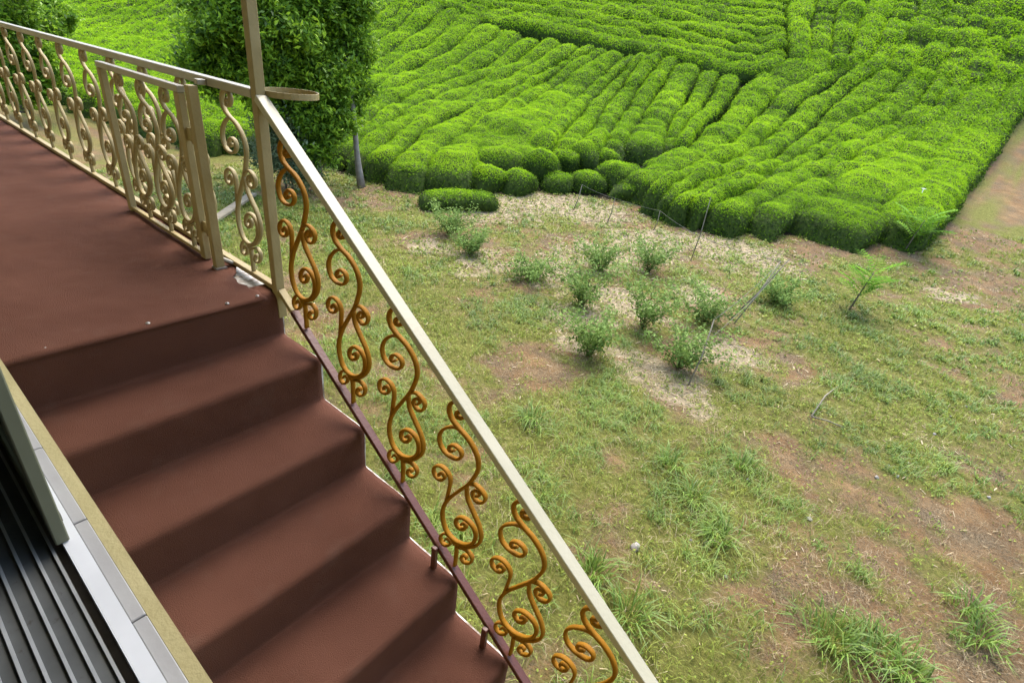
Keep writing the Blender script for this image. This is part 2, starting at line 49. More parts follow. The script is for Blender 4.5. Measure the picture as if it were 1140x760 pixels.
def cover(x,y):
    """grass, straw, soil amounts on the garden ground"""
    so=blobs(SOIL,x,y);st=np.clip(1.2*blobs(STRAW,x,y),0,1);gr=blobs(GREEN,x,y)
    n=fbm(x*1.1+3,y*1.1,5,4);n2=fbm(x*4.3,y*4.3,17,3)
    right=SS((x-1.3)/2.0)*SS((6.5-y)/3.5)
    g=.70+.5*gr-.52*so-.42*st+(n-.5)*1.3+(n2-.5)*1.2-.22*right
    n3=fbm(x*11,y*11,23,3);s=np.clip(st*1.15+(n2-.5)*1.3+(n3-.5)*1.0-.18,0,1)*np.clip(st*4,0,1)
    return np.clip(g,0,1),s,np.clip(so+(n2-.5)*.6,0,1)
# ---------------------------------------------------------------- materials
def mat(name,base,rough=.6,spec=.5,var=None,nscale=8,bump=0,bscale=60,metal=0,detail=4):
    m=bpy.data.materials.new(name);m.use_nodes=True;nt=m.node_tree;b=nt.nodes['Principled BSDF']
    b.inputs['Roughness'].default_value=rough;b.inputs['Specular IOR Level'].default_value=spec;b.inputs['Metallic'].default_value=metal
    tc=nt.nodes.new('ShaderNodeTexCoord')
    if var is None: b.inputs['Base Color'].default_value=(*base,1)
    else:
        n=nt.nodes.new('ShaderNodeTexNoise');n.inputs['Scale'].default_value=nscale;n.inputs['Detail'].default_value=detail
        nt.links.new(tc.outputs['Object'],n.inputs['Vector'])
        r=nt.nodes.new('ShaderNodeValToRGB');r.color_ramp.elements[0].position=.3;r.color_ramp.elements[1].position=.7
        r.color_ramp.elements[0].color=(*base,1);r.color_ramp.elements[1].color=(*var,1)
        nt.links.new(n.outputs['Fac'],r.inputs['Fac']);nt.links.new(r.outputs['Color'],b.inputs['Base Color'])
    if bump:
        n=nt.nodes.new('ShaderNodeTexNoise');n.inputs['Scale'].default_value=bscale;n.inputs['Detail'].default_value=3
        nt.links.new(tc.outputs['Object'],n.inputs['Vector'])
        bp=nt.nodes.new('ShaderNodeBump');bp.inputs['Strength'].default_value=bump;bp.inputs['Distance'].default_value=.01
        nt.links.new(n.outputs['Fac'],bp.inputs['Height']);nt.links.new(bp.outputs['Normal'],b.inputs['Normal'])
    return m
def overlay(m,col,scale,lo,hi,seed=0.0,stretch=(1,1,1),amount=1.0,rough=None):
    """second layer of wear (rust, chips, dirt) over a material"""
    nt=m.node_tree;b=nt.nodes['Principled BSDF'];tc=nt.nodes.new('ShaderNodeTexCoord')
    mp=nt.nodes.new('ShaderNodeMapping');mp.inputs['Location'].default_value=(seed,seed*.7,seed*1.3);mp.inputs['Scale'].default_value=stretch
    n=nt.nodes.new('ShaderNodeTexNoise');n.inputs['Scale'].default_value=scale;n.inputs['Detail'].default_value=6;n.inputs['Roughness'].default_value=.65
    r=nt.nodes.new('ShaderNodeMapRange');r.inputs['From Min'].default_value=lo;r.inputs['From Max'].default_value=hi;r.inputs['To Max'].default_value=amount
    mx=nt.nodes.new('ShaderNodeMix');mx.data_type='RGBA'
    nt.links.new(tc.outputs['Object'],mp.inputs['Vector']);nt.links.new(mp.outputs['Vector'],n.inputs['Vector']);nt.links.new(n.outputs['Fac'],r.inputs['Value'])
    nt.links.new(r.outputs['Result'],mx.inputs['Factor'])
    s=b.inputs['Base Color']
    if s.is_linked: nt.links.new(s.links[0].from_socket,mx.inputs['A'])
    else: mx.inputs['A'].default_value=s.default_value[:]
    mx.inputs['B'].default_value=(*col,1);nt.links.new(mx.outputs['Result'],s)
    return m
def leafmat(name,dark,mid,light,trans=.35,rough=.45,spec=.4):
    """leaf colour picked per leaf by the 'tint' attribute (leaf age; on tea rows also painted shade)"""
    m=bpy.data.materials.new(name);m.use_nodes=True;nt=m.node_tree;b=nt.nodes['Principled BSDF'];out=nt.nodes['Material Output']
    a=nt.nodes.new('ShaderNodeAttribute');a.attribute_name='tint'
    r=nt.nodes.new('ShaderNodeValToRGB');e=r.color_ramp.elements
    e[0].color=(*dark,1);e[1].color=(*light,1);x=e.new(.5);x.color=(*mid,1)
    nt.links.new(a.outputs['Fac'],r.inputs['Fac']);nt.links.new(r.outputs['Color'],b.inputs['Base Color'])
    b.inputs['Roughness'].default_value=rough;b.inputs['Specular IOR Level'].default_value=spec
    t=nt.nodes.new('ShaderNodeBsdfTranslucent');nt.links.new(r.outputs['Color'],t.inputs['Color'])
    mx=nt.nodes.new('ShaderNodeMixShader');mx.inputs['Fac'].default_value=trans
    nt.links.new(b.outputs['BSDF'],mx.inputs[1]);nt.links.new(t.outputs['BSDF'],mx.inputs[2]);nt.links.new(mx.outputs['Shader'],out.inputs['Surface'])
    return m
M={}
M['carpet']=mat('carpet',(.084,.0345,.0222),.95,.12,(.114,.050,.0335),2.2,.6,380)
overlay(M['carpet'],(.125,.075,.06),260,.60,.75,3.1,(1,1,1),.45)
overlay(M['carpet'],(.13,.085,.065),7,.56,.85,8.8,(1,1,1),.35)
M['cream']=mat('cream_paint',(.255,.200,.088),.55,.3,(.315,.255,.128),9,.15,90)
overlay(M['cream'],(.22,.12,.045),14,.60,.74,1.7,(1,1,.35),.75)
M['railtop']=mat('pale_rail_paint',(.3444,.3280,.2378),.45,.45,(.3854,.3690,.2788),6,.1,80)
overlay(M['railtop'],(.33,.26,.15),34,.62,.76,4.4,(1,1,1),.5)
M['greyrail']=mat('weathered_rail_paint',(.2542,.2337,.1804),.45,.5,(.3280,.3075,.2542),7,.1,80)
overlay(M['greyrail'],(.25,.19,.11),22,.6,.75,2.2,(1,1,1),.6)
M['ochre']=mat('ochre_paint',(.205,.090,.003),.65,.15,(.25,.113,.005),14,.12,120)
overlay(M['ochre'],(.20,.065,.012),25,.55,.75,.6,(1,1,1),.7)
M['redrail']=mat('red_brown_paint',(.0697,.0213,.0139),.45,.45,(.0943,.0303,.0189),10,.15,90)
M['white']=mat('white_stair_paint',(.5084,.4920,.4510),.7,.3,(.6068,.5904,.5576),7,.3,60)
overlay(M['white'],(.17,.12,.075),26,.40,.62,7.7,(1,1,1),.9)
M['concrete']=mat('concrete',(.30,.27,.23),.9,.2,(.40,.37,.33),6,.4,40)
M['yellow']=mat('yellow_plaster',(.34,.29,.135),.85,.2,(.39,.335,.165),12,.2,150)
overlay(M['yellow'],(.30,.25,.13),60,.68,.80,2.9,(1,1,1),.5)
M['tile']=mat('grey_sill_tile',(.30,.29,.275),.45,.4,(.35,.34,.32),14,.05,90)
overlay(M['tile'],(.22,.17,.12),90,.70,.78,9.1,(1,1,1),.7)
M['alu']=mat('white_window_frame',(.56,.57,.57),.4,.5,(.64,.65,.65),10)
overlay(M['alu'],(.16,.12,.09),120,.70,.76,5.2,(1,1,1),.9)
M['track']=mat('aluminium_track',(.070,.074,.070),.55,.3,(.10,.105,.10),20,0,60,.1)
overlay(M['track'],(.05,.04,.035),70,.60,.72,3.3,(1,1,1),.9)
M['ridge']=mat('track_edge_highlight',(.27,.28,.275),.45,.5,(.36,.37,.365),30)  # same aluminium as the track, paler to paint in the edge highlights
M['dark']=mat('dark_groove',(.16,.14,.125),.8,.2,(.21,.185,.17),40)
M['stile']=mat('beige_sash_paint',(.15,.15,.098),.75,.2,(.19,.19,.13),8)
M['room']=mat('room_plaster',(.45,.43,.40),.9,.2,(.50,.48,.45),3)
M['ceil']=mat('porch_boards',(.42,.38,.30),.7,.3,(.50,.46,.38),4)
M['bark']=mat('grey_bark',(.085,.07,.055),.9,.2,(.17,.145,.115),9,.8,40)
M['palebark']=mat('pale_bark',(.17,.15,.13),.9,.2,(.28,.26,.23),9,.8,40)
M['stick']=mat('weathered_stick',(.15,.135,.095),.85,.2,(.24,.215,.16),14,.4,60)
M['plank']=mat('bleached_plank',(.20,.17,.115),.9,.1,(.29,.25,.18),8,.3,50)
M['stone']=mat('pale_stone',(.20,.185,.16),.85,.3,(.31,.29,.26),20,.5,60)
M['steel']=mat('galvanised_screw',(.32,.31,.30),.5,.5,None,8,0,60,.9)
M['string']=mat('grey_string',(.17,.165,.14),.8,.2)
M['paper']=mat('white_petal',(.8,.79,.76),.7,.2)
M['stem']=mat('green_stem',(.10,.13,.04),.7,.3,(.15,.17,.06),20)
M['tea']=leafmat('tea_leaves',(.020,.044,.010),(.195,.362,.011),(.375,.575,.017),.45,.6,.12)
M['teabody']=mat('tea_inner_twigs',(.022,.036,.009),.9,.1,(.052,.082,.013),14,.8,30)
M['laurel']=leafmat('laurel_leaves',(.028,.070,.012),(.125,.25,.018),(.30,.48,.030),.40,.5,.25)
M['palebush']=leafmat('pale_shrub_leaves',(.045,.075,.035),(.11,.16,.07),(.22,.27,.13),.3,.5,.3)
M['grass']=leafmat('grass_blades',(.135,.163,.026),(.242,.290,.040),(.37,.42,.085),.35,.5,.3)
M['tuft']=leafmat('tuft_blades',(.080,.140,.022),(.140,.232,.035),(.235,.34,.055),.35,.45,.35)
M['straw']=leafmat('dry_straw',(.18,.125,.06),(.36,.28,.155),(.54,.45,.30),.15,.7,.2)
M['weed']=leafmat('low_weed_leaves',(.11,.150,.028),(.205,.262,.042),(.32,.38,.075),.3,.7,.12)
M['plant']=leafmat('garden_plant_leaves',(.075,.130,.03),(.155,.255,.055),(.255,.365,.10),.3,.7,.12)
M['sapling']=leafmat('sapling_leaves',(.06,.15,.012),(.135,.30,.015),(.24,.42,.02),.45,.7,.1)
def glassmat():
    m=bpy.data.materials.new('sash_glass');m.use_nodes=True;nt=m.node_tree
    nt.nodes.remove(nt.nodes['Principled BSDF']);o=nt.nodes['Material Output']
    t=nt.nodes.new('ShaderNodeBsdfTransparent');t.inputs['Color'].default_value=(.45,.5,.48,1)
    g=nt.nodes.new('ShaderNodeBsdfGlossy');g.inputs['Roughness'].default_value=.03;g.inputs['Color'].default_value=(.8,.8,.8,1)
    f=nt.nodes.new('ShaderNodeFresnel');f.inputs['IOR'].default_value=1.5
    mx=nt.nodes.new('ShaderNodeMixShader');nt.links.new(f.outputs['Fac'],mx.inputs[0]);nt.links.new(t.outputs[0],mx.inputs[1]);nt.links.new(g.outputs[0],mx.inputs[2]);nt.links.new(mx.outputs[0],o.inputs['Surface'])
    return m
M['glass']=glassmat()
def groundmat():
    m=bpy.data.materials.new('garden_ground');m.use_nodes=True;nt=m.node_tree;b=nt.nodes['Principled BSDF'];L=nt.links
    b.inputs['Roughness'].default_value=.95;b.inputs['Specular IOR Level'].default_value=.1
    tc=nt.nodes.new('ShaderNodeTexCoord')
    def nz(s,d=5,rg=.6):
        n=nt.nodes.new('ShaderNodeTexNoise');n.inputs['Scale'].default_value=s;n.inputs['Detail'].default_value=d;n.inputs['Roughness'].default_value=rg
        L.new(tc.outputs['Object'],n.inputs['Vector']);return n.outputs['Fac']
    def ramp(f,a,c,lo=.3,hi=.7):
        r=nt.nodes.new('ShaderNodeValToRGB');r.color_ramp.elements[0].position=lo;r.color_ramp.elements[1].position=hi
        r.color_ramp.elements[0].color=(*a,1);r.color_ramp.elements[1].color=(*c,1);L.new(f,r.inputs['Fac']);return r.outputs['Color']
    def att(n):
        a=nt.nodes.new('ShaderNodeAttribute');a.attribute_name=n;return a.outputs['Fac']
    def mix(f,a,c):
        x=nt.nodes.new('ShaderNodeMix');x.data_type='RGBA';L.new(f,x.inputs['Factor']);L.new(a,x.inputs['A']);L.new(c,x.inputs['B']);return x.outputs['Result']
    def thr(f,n,w=.35):
        # breaks an amount into patchy cover with a noise
        s=nt.nodes.new('ShaderNodeMath');s.operation='ADD';L.new(f,s.inputs[0]);L.new(n,s.inputs[1])
        r=nt.nodes.new('ShaderNodeMapRange');r.inputs['From Min'].default_value=1-w;r.inputs['From Max'].default_value=1+w;L.new(s.outputs[0],r.inputs['Value']);return r.outputs['Result']
    soil=ramp(nz(3,6),(.165,.087,.036),(.345,.220,.105))
    soil=mix(thr(nz(60,4,.7),nz(2.2),.18),soil,ramp(nz(70,3),(.050,.034,.018),(.27,.21,.13)))
    green=ramp(nz(16,5),(.105,.110,.023),(.225,.222,.060))
    straw=ramp(nz(30,5,.75),(.26,.20,.115),(.53,.44,.29))
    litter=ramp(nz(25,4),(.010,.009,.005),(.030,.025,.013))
    c=mix(thr(att('grass'),nz(26,6,.75),.22),soil,green)
    c=mix(thr(att('straw'),nz(20,6,.75),.22),c,straw)
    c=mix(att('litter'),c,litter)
    L.new(c,b.inputs['Base Color'])
    bp=nt.nodes.new('ShaderNodeBump');bp.inputs['Strength'].default_value=1;bp.inputs['Distance'].default_value=.06;L.new(nz(26,7,.75),bp.inputs['Height']);L.new(bp.outputs['Normal'],b.inputs['Normal'])
    return m
M['ground']=groundmat()
# ---------------------------------------------------------------- helpers
def link(name,me,parent=None):
    o=bpy.data.objects.new(name,me);COL.objects.link(o)
    if parent is not None: o.parent=parent
    return o
def tag(o,label=None,cat=None,group=None,kind=None):
    if label:o['label']=label
    if cat:o['category']=cat
    if group:o['group']=group
    if kind:o['kind']=kind
    return o
def empty(name,loc=(0,0,0)):
    o=link(name,None);o.location=loc;o.empty_display_size=.2;return o
class MB:
    """collects shapes that become ONE mesh object"""
    def __init__(s): s.v=[];s.f=[];s.sm=[]
    def add(s,v,f,smooth=False):
        n=len(s.v);s.v+=[tuple(p) for p in v];s.f+=[tuple(i+n for i in q) for q in f];s.sm+=[smooth]*len(f)
    def box(s,a,b,M=None,bev=0):
        x0,y0,z0=a;x1,y1,z1=b
        if bev:
            # chamfered box: three nested rings along z
            def ring(z,i): return [(x0+i+bev,y0+i,z),(x1-i-bev,y0+i,z),(x1-i,y0+i+bev,z),(x1-i,y1-i-bev,z),(x1-i-bev,y1-i,z),(x0+i+bev,y1-i,z),(x0+i,y1-i-bev,z),(x0+i,y0+i+bev,z)]
            v=ring(z0,bev)+ring(z0+bev,0)+ring(z1-bev,0)+ring(z1,bev)
            f=[tuple(range(7,-1,-1)),tuple(range(24,32))]
            for k in range(3):
                for i in range(8): f.append((8*k+i,8*k+(i+1)%8,8*k+8+(i+1)%8,8*k+8+i))
        else:
            v=[(x,y,z) for z in(z0,z1) for y in(y0,y1) for x in(x0,x1)]
            f=[(0,2,3,1),(4,5,7,6),(0,1,5,4),(2,6,7,3),(0,4,6,2),(1,3,7,5)]
        if M is not None: v=[tuple(M@Vector(p)) for p in v]
        s.add(v,f)
    def bar(s,p,q,w,h,side=(0,1,0),bev=.002):
        """box from p to q, w wide along side, h thick"""
        p=Vector(p);q=Vector(q);d=(q-p);L=d.length;d.normalize();sd=Vector(side);sd=(sd-sd.dot(d)*d).normalized();up=d.cross(sd)
        M=Matrix(((d.x,sd.x,up.x,p.x),(d.y,sd.y,up.y,p.y),(d.z,sd.z,up.z,p.z),(0,0,0,1)))
        s.box((0,-w/2,-h/2),(L,w/2,h/2),M,bev)
    def tube(s,pts,r,n=7,cap=True):
        pts=[Vector(p) for p in pts];m=len(pts);rr=r if hasattr(r,'__len__') else [r]*m
        v=[];ref=Vector((.31,.17,.93))
        for i,p in enumerate(pts):
            d=(pts[min(i+1,m-1)]-pts[max(i-1,0)]).normalized();a=d.cross(ref)
            if a.length<.05:a=d.cross(Vector((1,0,0)))
            a.normalize();b=d.cross(a)
            for k in range(n):
                t=2*math.pi*k/n;v.append(p+(a*math.cos(t)+b*math.sin(t))*rr[i])
        f=[(i*n+k,i*n+(k+1)%n,(i+1)*n+(k+1)%n,(i+1)*n+k) for i in range(m-1) for k in range(n)]
        if cap:f+=[tuple(range(n-1,-1,-1)),tuple((m-1)*n+k for k in range(n))]
        s.add(v,f,True)
    def build(s,name,m,parent=None,smooth=None):
        me=bpy.data.meshes.new(name);me.from_pydata(s.v,[],s.f);me.materials.append(m)
        me.polygons.foreach_set('use_smooth',s.sm if smooth is None else [smooth]*len(s.f));me.update()
        return link(name,me,parent)
def npmesh(name,V,F4=None,F3=None,mats=(),midx=None,tint=None,smooth=False):
    """mesh from numpy quads and triangles; tint = per-vertex value"""
    me=bpy.data.meshes.new(name);V=np.asarray(V,np.float32);parts=[]
    n4=0 if F4 is None else len(F4);n3=0 if F3 is None else len(F3)
    loops=np.concatenate([np.asarray(F4,np.int32).ravel() if n4 else np.zeros(0,np.int32),np.asarray(F3,np.int32).ravel() if n3 else np.zeros(0,np.int32)])
    start=np.concatenate([np.arange(n4)*4,n4*4+np.arange(n3)*3]).astype(np.int32)
    me.vertices.add(len(V));me.vertices.foreach_set('co',V.ravel())
    me.loops.add(len(loops));me.loops.foreach_set('vertex_index',loops)
    me.polygons.add(n4+n3);me.polygons.foreach_set('loop_start',start)
    for m in mats: me.materials.append(m)
    if midx is not None: me.polygons.foreach_set('material_index',np.asarray(midx,np.int32))
    if np.ndim(smooth) or smooth: me.polygons.foreach_set('use_smooth',np.broadcast_to(np.asarray(smooth,bool),(n4+n3,)))
    if tint is not None:
        a=me.attributes.new('tint','FLOAT','POINT');a.data.foreach_set('value',np.asarray(tint,np.float32))
    me.update(calc_edges=True);return me
def unit(a): return a/(np.linalg.norm(a,axis=-1,keepdims=True)+1e-9)
def leaves(P,N,size,aspect=.42,jit=.7,tilt=None):
    """a diamond, slightly folded leaf at every point; returns V,(n*4,3) F4"""
    n=len(P);N=unit(N+rng.normal(0,jit,(n,3)));a=unit(np.cross(N,rng.normal(0,1,(n,3))))
    if tilt is not None: a=unit(a+tilt);N=unit(N-(N*a).sum(1,keepdims=True)*a)
    b=np.cross(N,a);s=np.asarray(size).reshape(-1,1)*np.ones((n,1));w=s*aspect
    V=np.stack([P-a*s*.5,P+b*w*.5-a*s*.05+N*s*.10,P+a*s*.5-N*s*.06,P-b*w*.5-a*s*.05+N*s*.10],1).reshape(-1,3)
    return V,np.arange(n*4).reshape(-1,4)
def blades(x,y,z,hgt,wid,lean,az):
    """grass blades bent over: 5 vertices, two faces each"""
    n=len(x);d=np.stack([np.cos(az),np.sin(az),np.zeros(n)],1);s=np.stack([-np.sin(az),np.cos(az),np.zeros(n)],1)
    B=np.stack([x,y,z],1);h=hgt[:,None];w=wid[:,None];l=lean[:,None];up=np.array([0,0,1.])
    m=B+d*h*l*.35+up*h*.62;t=B+d*h*l*1.0+up*h*(1-.45*l)
    V=np.stack([B-s*w*.5,B+s*w*.5,m+s*w*.42,m-s*w*.42,t],1).reshape(-1,3);i=np.arange(n)*5
    return V,np.stack([i,i+1,i+2,i+3],1),np.stack([i+3,i+2,i+4],1)
# ---------------------------------------------------------------- ground
def make_ground():
    xs=np.r_[np.linspace(-120,-14,34),np.arange(-13.9,6.01,.12),np.linspace(6.5,90,30)]
    ys=np.r_[np.linspace(-40,-1,12),np.arange(-.9,18.1,.12),np.linspace(18.6,140,70)]
    X,Y=np.meshgrid(xs,ys);nx=len(xs);ny=len(ys)
    near=((X>-14)&(X<6.3)&(Y>-.95)&(Y<18.2)).astype(float)
    g,s,so=cover(X,Y)
    Z=T(X,Y)+near*((fbm(X*1.7,Y*1.7,31,4)-.5)*.07+(fbm(X*6,Y*6,37,2)-.5)*.025)
    V=np.stack([X,Y,Z],-1).reshape(-1,3);i=(np.arange(ny-1)[:,None]*nx+np.arange(nx-1)).ravel()
    me=npmesh('ground',V,np.stack([i,i+1,i+nx+1,i+nx],1),mats=[M['ground']],smooth=True)
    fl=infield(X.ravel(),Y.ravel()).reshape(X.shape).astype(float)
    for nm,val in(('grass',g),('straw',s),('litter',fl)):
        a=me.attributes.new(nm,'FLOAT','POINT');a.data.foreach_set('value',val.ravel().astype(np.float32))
    tag(link('ground',me),kind='structure')
def gz(x,y): return T(x,y)+(fbm(x*1.7,y*1.7,31,4)-.5)*.07+(fbm(x*6,y*6,37,2)-.5)*.025
CAM=np.array([1.9558,-1.0061,3.2632])
def scatter(n,p=1.0):
    """random garden positions, denser towards the house"""
    x=rng.uniform(-13,6,n);y=rng.uniform(.05,17.5,n);d=np.sqrt((x-CAM[0])**2+(y-CAM[1])**2)
    k=rng.random(n)<np.clip((4.5/d)**p,0,1)
    x,y,d=x[k],y[k],d[k];q=.94*(y+1)-.35*(x-2)
    k=(q<16.5)&(x>-13+.2*y)
    return x[k],y[k],d[k]
# teahedge footprint test, filled in below, keeps the grass out of the field
FIELD=np.array([(-24,3.6),(-21,4.9),(-13.1,5.6),(-12.0,6.6),(-9.4,7.1),(-8.3,7.7),(-6.5,9.75),(-3.9,11.5),(-1.2,11.7),(1.7,14.7),(2.2,18.0),(2.75,26),(3.0,60),(-60,60),(-60,3)])
def infield(x,y):
    c=np.zeros(len(x),bool);n=len(FIELD)
    for i in range(n):
        x0,y0=FIELD[i];x1,y1=FIELD[(i+1)%n]
        if y0==y1:continue
        c^=((y0>y)!=(y1>y))&(x<(x1-x0)*(y-y0)/(y1-y0)+x0)
    return c
make_ground()
def stuff_blades(name,label,m,n,p,prob,h0,h1,w,per,lean=(.3,1.3)):
    x,y,d=scatter(n,p);g,s,so=cover(x,y);k=(rng.random(len(x))<prob(g,s,so,x,y))&~infield(x,y);x,y,d,g=x[k],y[k],d[k],g[k]
    cnt=rng.integers(per[0],per[1]+1,len(x));i=np.repeat(np.arange(len(x)),cnt)
    bx=x[i]+rng.normal(0,.025,len(i));by=y[i]+rng.normal(0,.025,len(i))
    sc=(.65+.6*g[i])*rng.uniform(.6,1.25,len(i));D=d[i]
    V,F4,F3=blades(bx,by,gz(bx,by)-.004,rng.uniform(h0,h1,len(i))*sc,w*rng.uniform(.7,1.3,len(i))*np.clip(D/6,.8,2.2),rng.uniform(*lean,len(i)),rng.uniform(0,6.283,len(i)))
    t=np.repeat(np.clip(fbm(bx*1.3,by*1.3,51,3)*.9+rng.normal(0,.17,len(i)),0,1),5)
    tag(link(name,npmesh(name,V,F4,F3,[m],tint=t)),label,'grass',kind='stuff');print(name,len(i))
stuff_blades('grass','short patchy green grass growing over the garden ground',M['grass'],125000,1.0,lambda g,s,so,x,y:np.clip(g*1.0-.05,.08,1)*.75,.04,.10,.0050,(3,6))
stuff_blades('coarse_grass','coarser grass clumps standing out of the short grass',M['tuft'],85000,1.0,lambda g,s,so,x,y:np.clip((fbm(x*2.6,y*2.6,333,3)-.42)*5,0,1)*np.clip(g*1.2-.30,0.02,1)*.75,.045,.115,.0072,(6,12),(.6,1.7))
stuff_blades('dry_grass','dry brown grass stems lying among the bare soil patches',M['straw'],130000,1.0,lambda g,s,so,x,y:np.clip(.5+.5*so-.3*g,.05,1)*.6,.04,.10,.0030,(2,4),(.9,1.9))
def make_straw():
    x,y,d=scatter(150000,.8);g,s,so=cover(x,y);k=(rng.random(len(x))<np.clip(s*.9+.015+.03*so,0,1))&~infield(x,y);x,y,d=x[k],y[k],d[k];n=len(x)
    az=rng.uniform(0,6.283,n);L=rng.uniform(.015,.06,n)*np.clip(d/8,.45,1);w=.0052*np.clip(d/5,.7,2.6);z=gz(x,y)+rng.uniform(.002,.018,n)
    a=np.stack([np.cos(az),np.sin(az),rng.normal(0,.18,n)],1)*L[:,None];b=np.stack([-np.sin(az),np.cos(az),rng.normal(0,.2,n)],1)*w[:,None];P=np.stack([x,y,z],1)
    V=np.stack([P-a-b,P+a-b*.6,P+a+b*.6,P-a+b],1).reshape(-1,3)
    tag(link('straw',npmesh('straw',V,np.arange(n*4).reshape(-1,4),None,[M['straw']],tint=np.repeat(np.clip(rng.normal(.5,.28,n),0,1),4))),'pale straw mulch strewn over the vegetable plot','straw',kind='stuff');print('straw',n)
make_straw()
def make_weeds():
    x,y,d=scatter(190000,.8);g,s,so=cover(x,y);c=fbm(x*2.1,y*2.1,63,3)
    k=(rng.random(len(x))<np.clip((g*.6+2.2*s+.15)*(c*2.4-.45),0,1)*.85)&~infield(x,y);x,y,d=x[k],y[k],d[k];n=len(x)
    P=np.stack([x,y,gz(x,y)+rng.uniform(.008,.05,n)],1);N=np.tile([0,0,1.],(n,1))
    V,F=leaves(P,N,rng.uniform(.018,.038,n)*np.clip(d/5,.8,2.0),.6,.45)
    tag(link('ground_weeds',npmesh('ground_weeds',V,F,None,[M['weed']],tint=np.repeat(np.clip(rng.normal(.5,.25,n),0,1),4))),'low broad leaved weeds creeping between grass and straw','ground cover',kind='stuff');print('weeds',n)
make_weeds()
# ---------------------------------------------------------------- tea hedges
def resample(C,ds):
    L=np.r_[0,np.cumsum(np.hypot(*np.diff(C,axis=0).T))];t=np.linspace(0,L[-1],max(8,int(L[-1]/ds)))
    f=lambda k:np.interp(t,L,C[:,k]);return np.stack([f(0),f(1)],1),t,L[-1]
def hedge_mesh(name,A,B,height,seed,mound=.0,cap=.55,shrink=.03,tw=.22):
    """clipped tea row between two gap lines A and B (its neighbours' edges): dome of twigs plus leaf faces"""
    A=np.asarray(A,float);B=np.asarray(B,float);Cc=(A+B)/2;hw=np.linalg.norm(B-A,axis=1)/2
    D0=np.linalg.norm(Cc.mean(0)-CAM[:2]);ds=np.clip(D0*.007,.09,.2)
    C,t,L=resample(Cc,ds);n=len(C)
    w=np.interp(np.linspace(0,1,n),np.linspace(0,1,len(hw)),hw)-shrink
    for _ in range(3): w[1:-1]=.25*w[:-2]+.5*w[1:-1]+.25*w[2:]
    w=np.clip(w,.2,1.15)*(1+.10*(fbm(np.linspace(0,L,n)*.5+seed*5,np.zeros(n)+seed,41,2)-.5)*2);C=C+0
    tg=np.gradient(C,axis=0);tg/=np.linalg.norm(tg,axis=1)[:,None];sd=np.stack([-tg[:,1],tg[:,0]],1)
    # ends taper to a rounded nose; mounds swell along the row
    e=np.minimum(t,L-t);cp=np.sqrt(np.clip(1-(1-np.clip(e/cap,0,1))**2,0,1))
    mo=1+mound*(fbm(t*.9+seed*7.3,t*0+seed,3,3)-.5)*2
    nick=1-mound*1.3*np.exp(-((fbm(t*.55+seed*3.1,t*0+seed*2,9,2)-.5)/.035)**2)
    H=height*(.90+.22*(fbm(t*.6+seed,t*0,13,3)-.5)*2)*np.minimum(mo,1.25)*nick*(.04+.96*cp);W=w*(tw+(1-tw)*cp**.8)*(1+.05*np.sin(t*1.7+seed))
    m=17;u=np.clip(np.linspace(-1.15,1.15,m),-1,1);ang=u*math.pi/2
    px=np.sign(np.sin(ang))*np.abs(np.sin(ang))**.80;pz=.29+.71*np.abs(np.cos(ang))**.62;pz[0]=pz[-1]=0;pz[1]=pz[-2]=.15;px[0]=px[-1]*-1;px[0]=-.88;px[-1]=.88   # flat topped dome with steep sides
    X=C[:,0,None]+sd[:,0,None]*W[:,None]*px;Y=C[:,1,None]+sd[:,1,None]*W[:,None]*px
    hz=H[:,None]*pz
    nn=(fbm(X*2.6,Y*2.6,int(seed*10)%500+100,3)-.5)
    Z=T(X,Y)+hz*(1+nn*.36)-.03
    lump=(fbm(X*2.1+9,Y*2.1,int(seed*7)%400+60,3)-.5)*.34*((1-cp)[:,None]*.9+.1)
    X=X+tg[:,0,None]*lump;Y=Y+tg[:,1,None]*lump
    bulge=(fbm(t[:,None]*1.9+seed,u*3.0+hz*2,77,2)-.5)*.26*(1-pz)
    X=X+sd[:,0,None]*np.sign(px)*bulge;Y=Y+sd[:,1,None]*np.sign(px)*bulge
    V=np.stack([X,Y,Z],-1);i=(np.arange(n-1)[:,None]*m+np.arange(m-1)).ravel();F=np.stack([i,i+m,i+m+1,i+1],1)
    body=V.reshape(-1,3)
    # leaves over the dome
    a=V[:-1,:-1];b=V[1:,:-1];c=V[1:,1:];d=V[:-1,1:]
    cr=np.cross(b-a,d-a);ar=np.linalg.norm(cr,axis=-1);nr=cr/(ar[...,None]+1e-9)
    nr=np.where((nr[...,2:3]<-.2),-nr,nr)
    dist=np.sqrt(((a-CAM)**2).sum(-1));ls=np.clip(.0027*dist,.040,.11)
    low=np.clip((.62-((a[...,2]-T(a[...,0],a[...,1]))/max(height,.1)))/.2,0,1);ls=ls*(1+.5*low);lam=(ar/(ls*ls*.42)*(1.9-.85*low)).ravel();cnt=rng.poisson(lam);idx=np.repeat(np.arange(len(lam)),cnt);k=len(idx)
    r1=rng.random((k,1));r2=rng.random((k,1));f=lambda Q:Q.reshape(-1,3)[idx]
    P=(f(a)*(1-r1)+f(b)*r1)*(1-r2)+(f(d)*(1-r1)+f(c)*r1)*r2;N=f(nr)
    sz=ls.ravel()[idx]*rng.uniform(.7,1.3,k);P=P+N*(sz*(rng.uniform(-.25,.75,k)+rng.exponential(.14,k)))[:,None]
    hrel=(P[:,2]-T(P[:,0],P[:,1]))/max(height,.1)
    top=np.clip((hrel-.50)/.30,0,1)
    patch=fbm(P[:,0]*.55,P[:,1]*.55,201,3);cl=fbm(P[:,0]*5.5,P[:,1]*5.5,205,2)
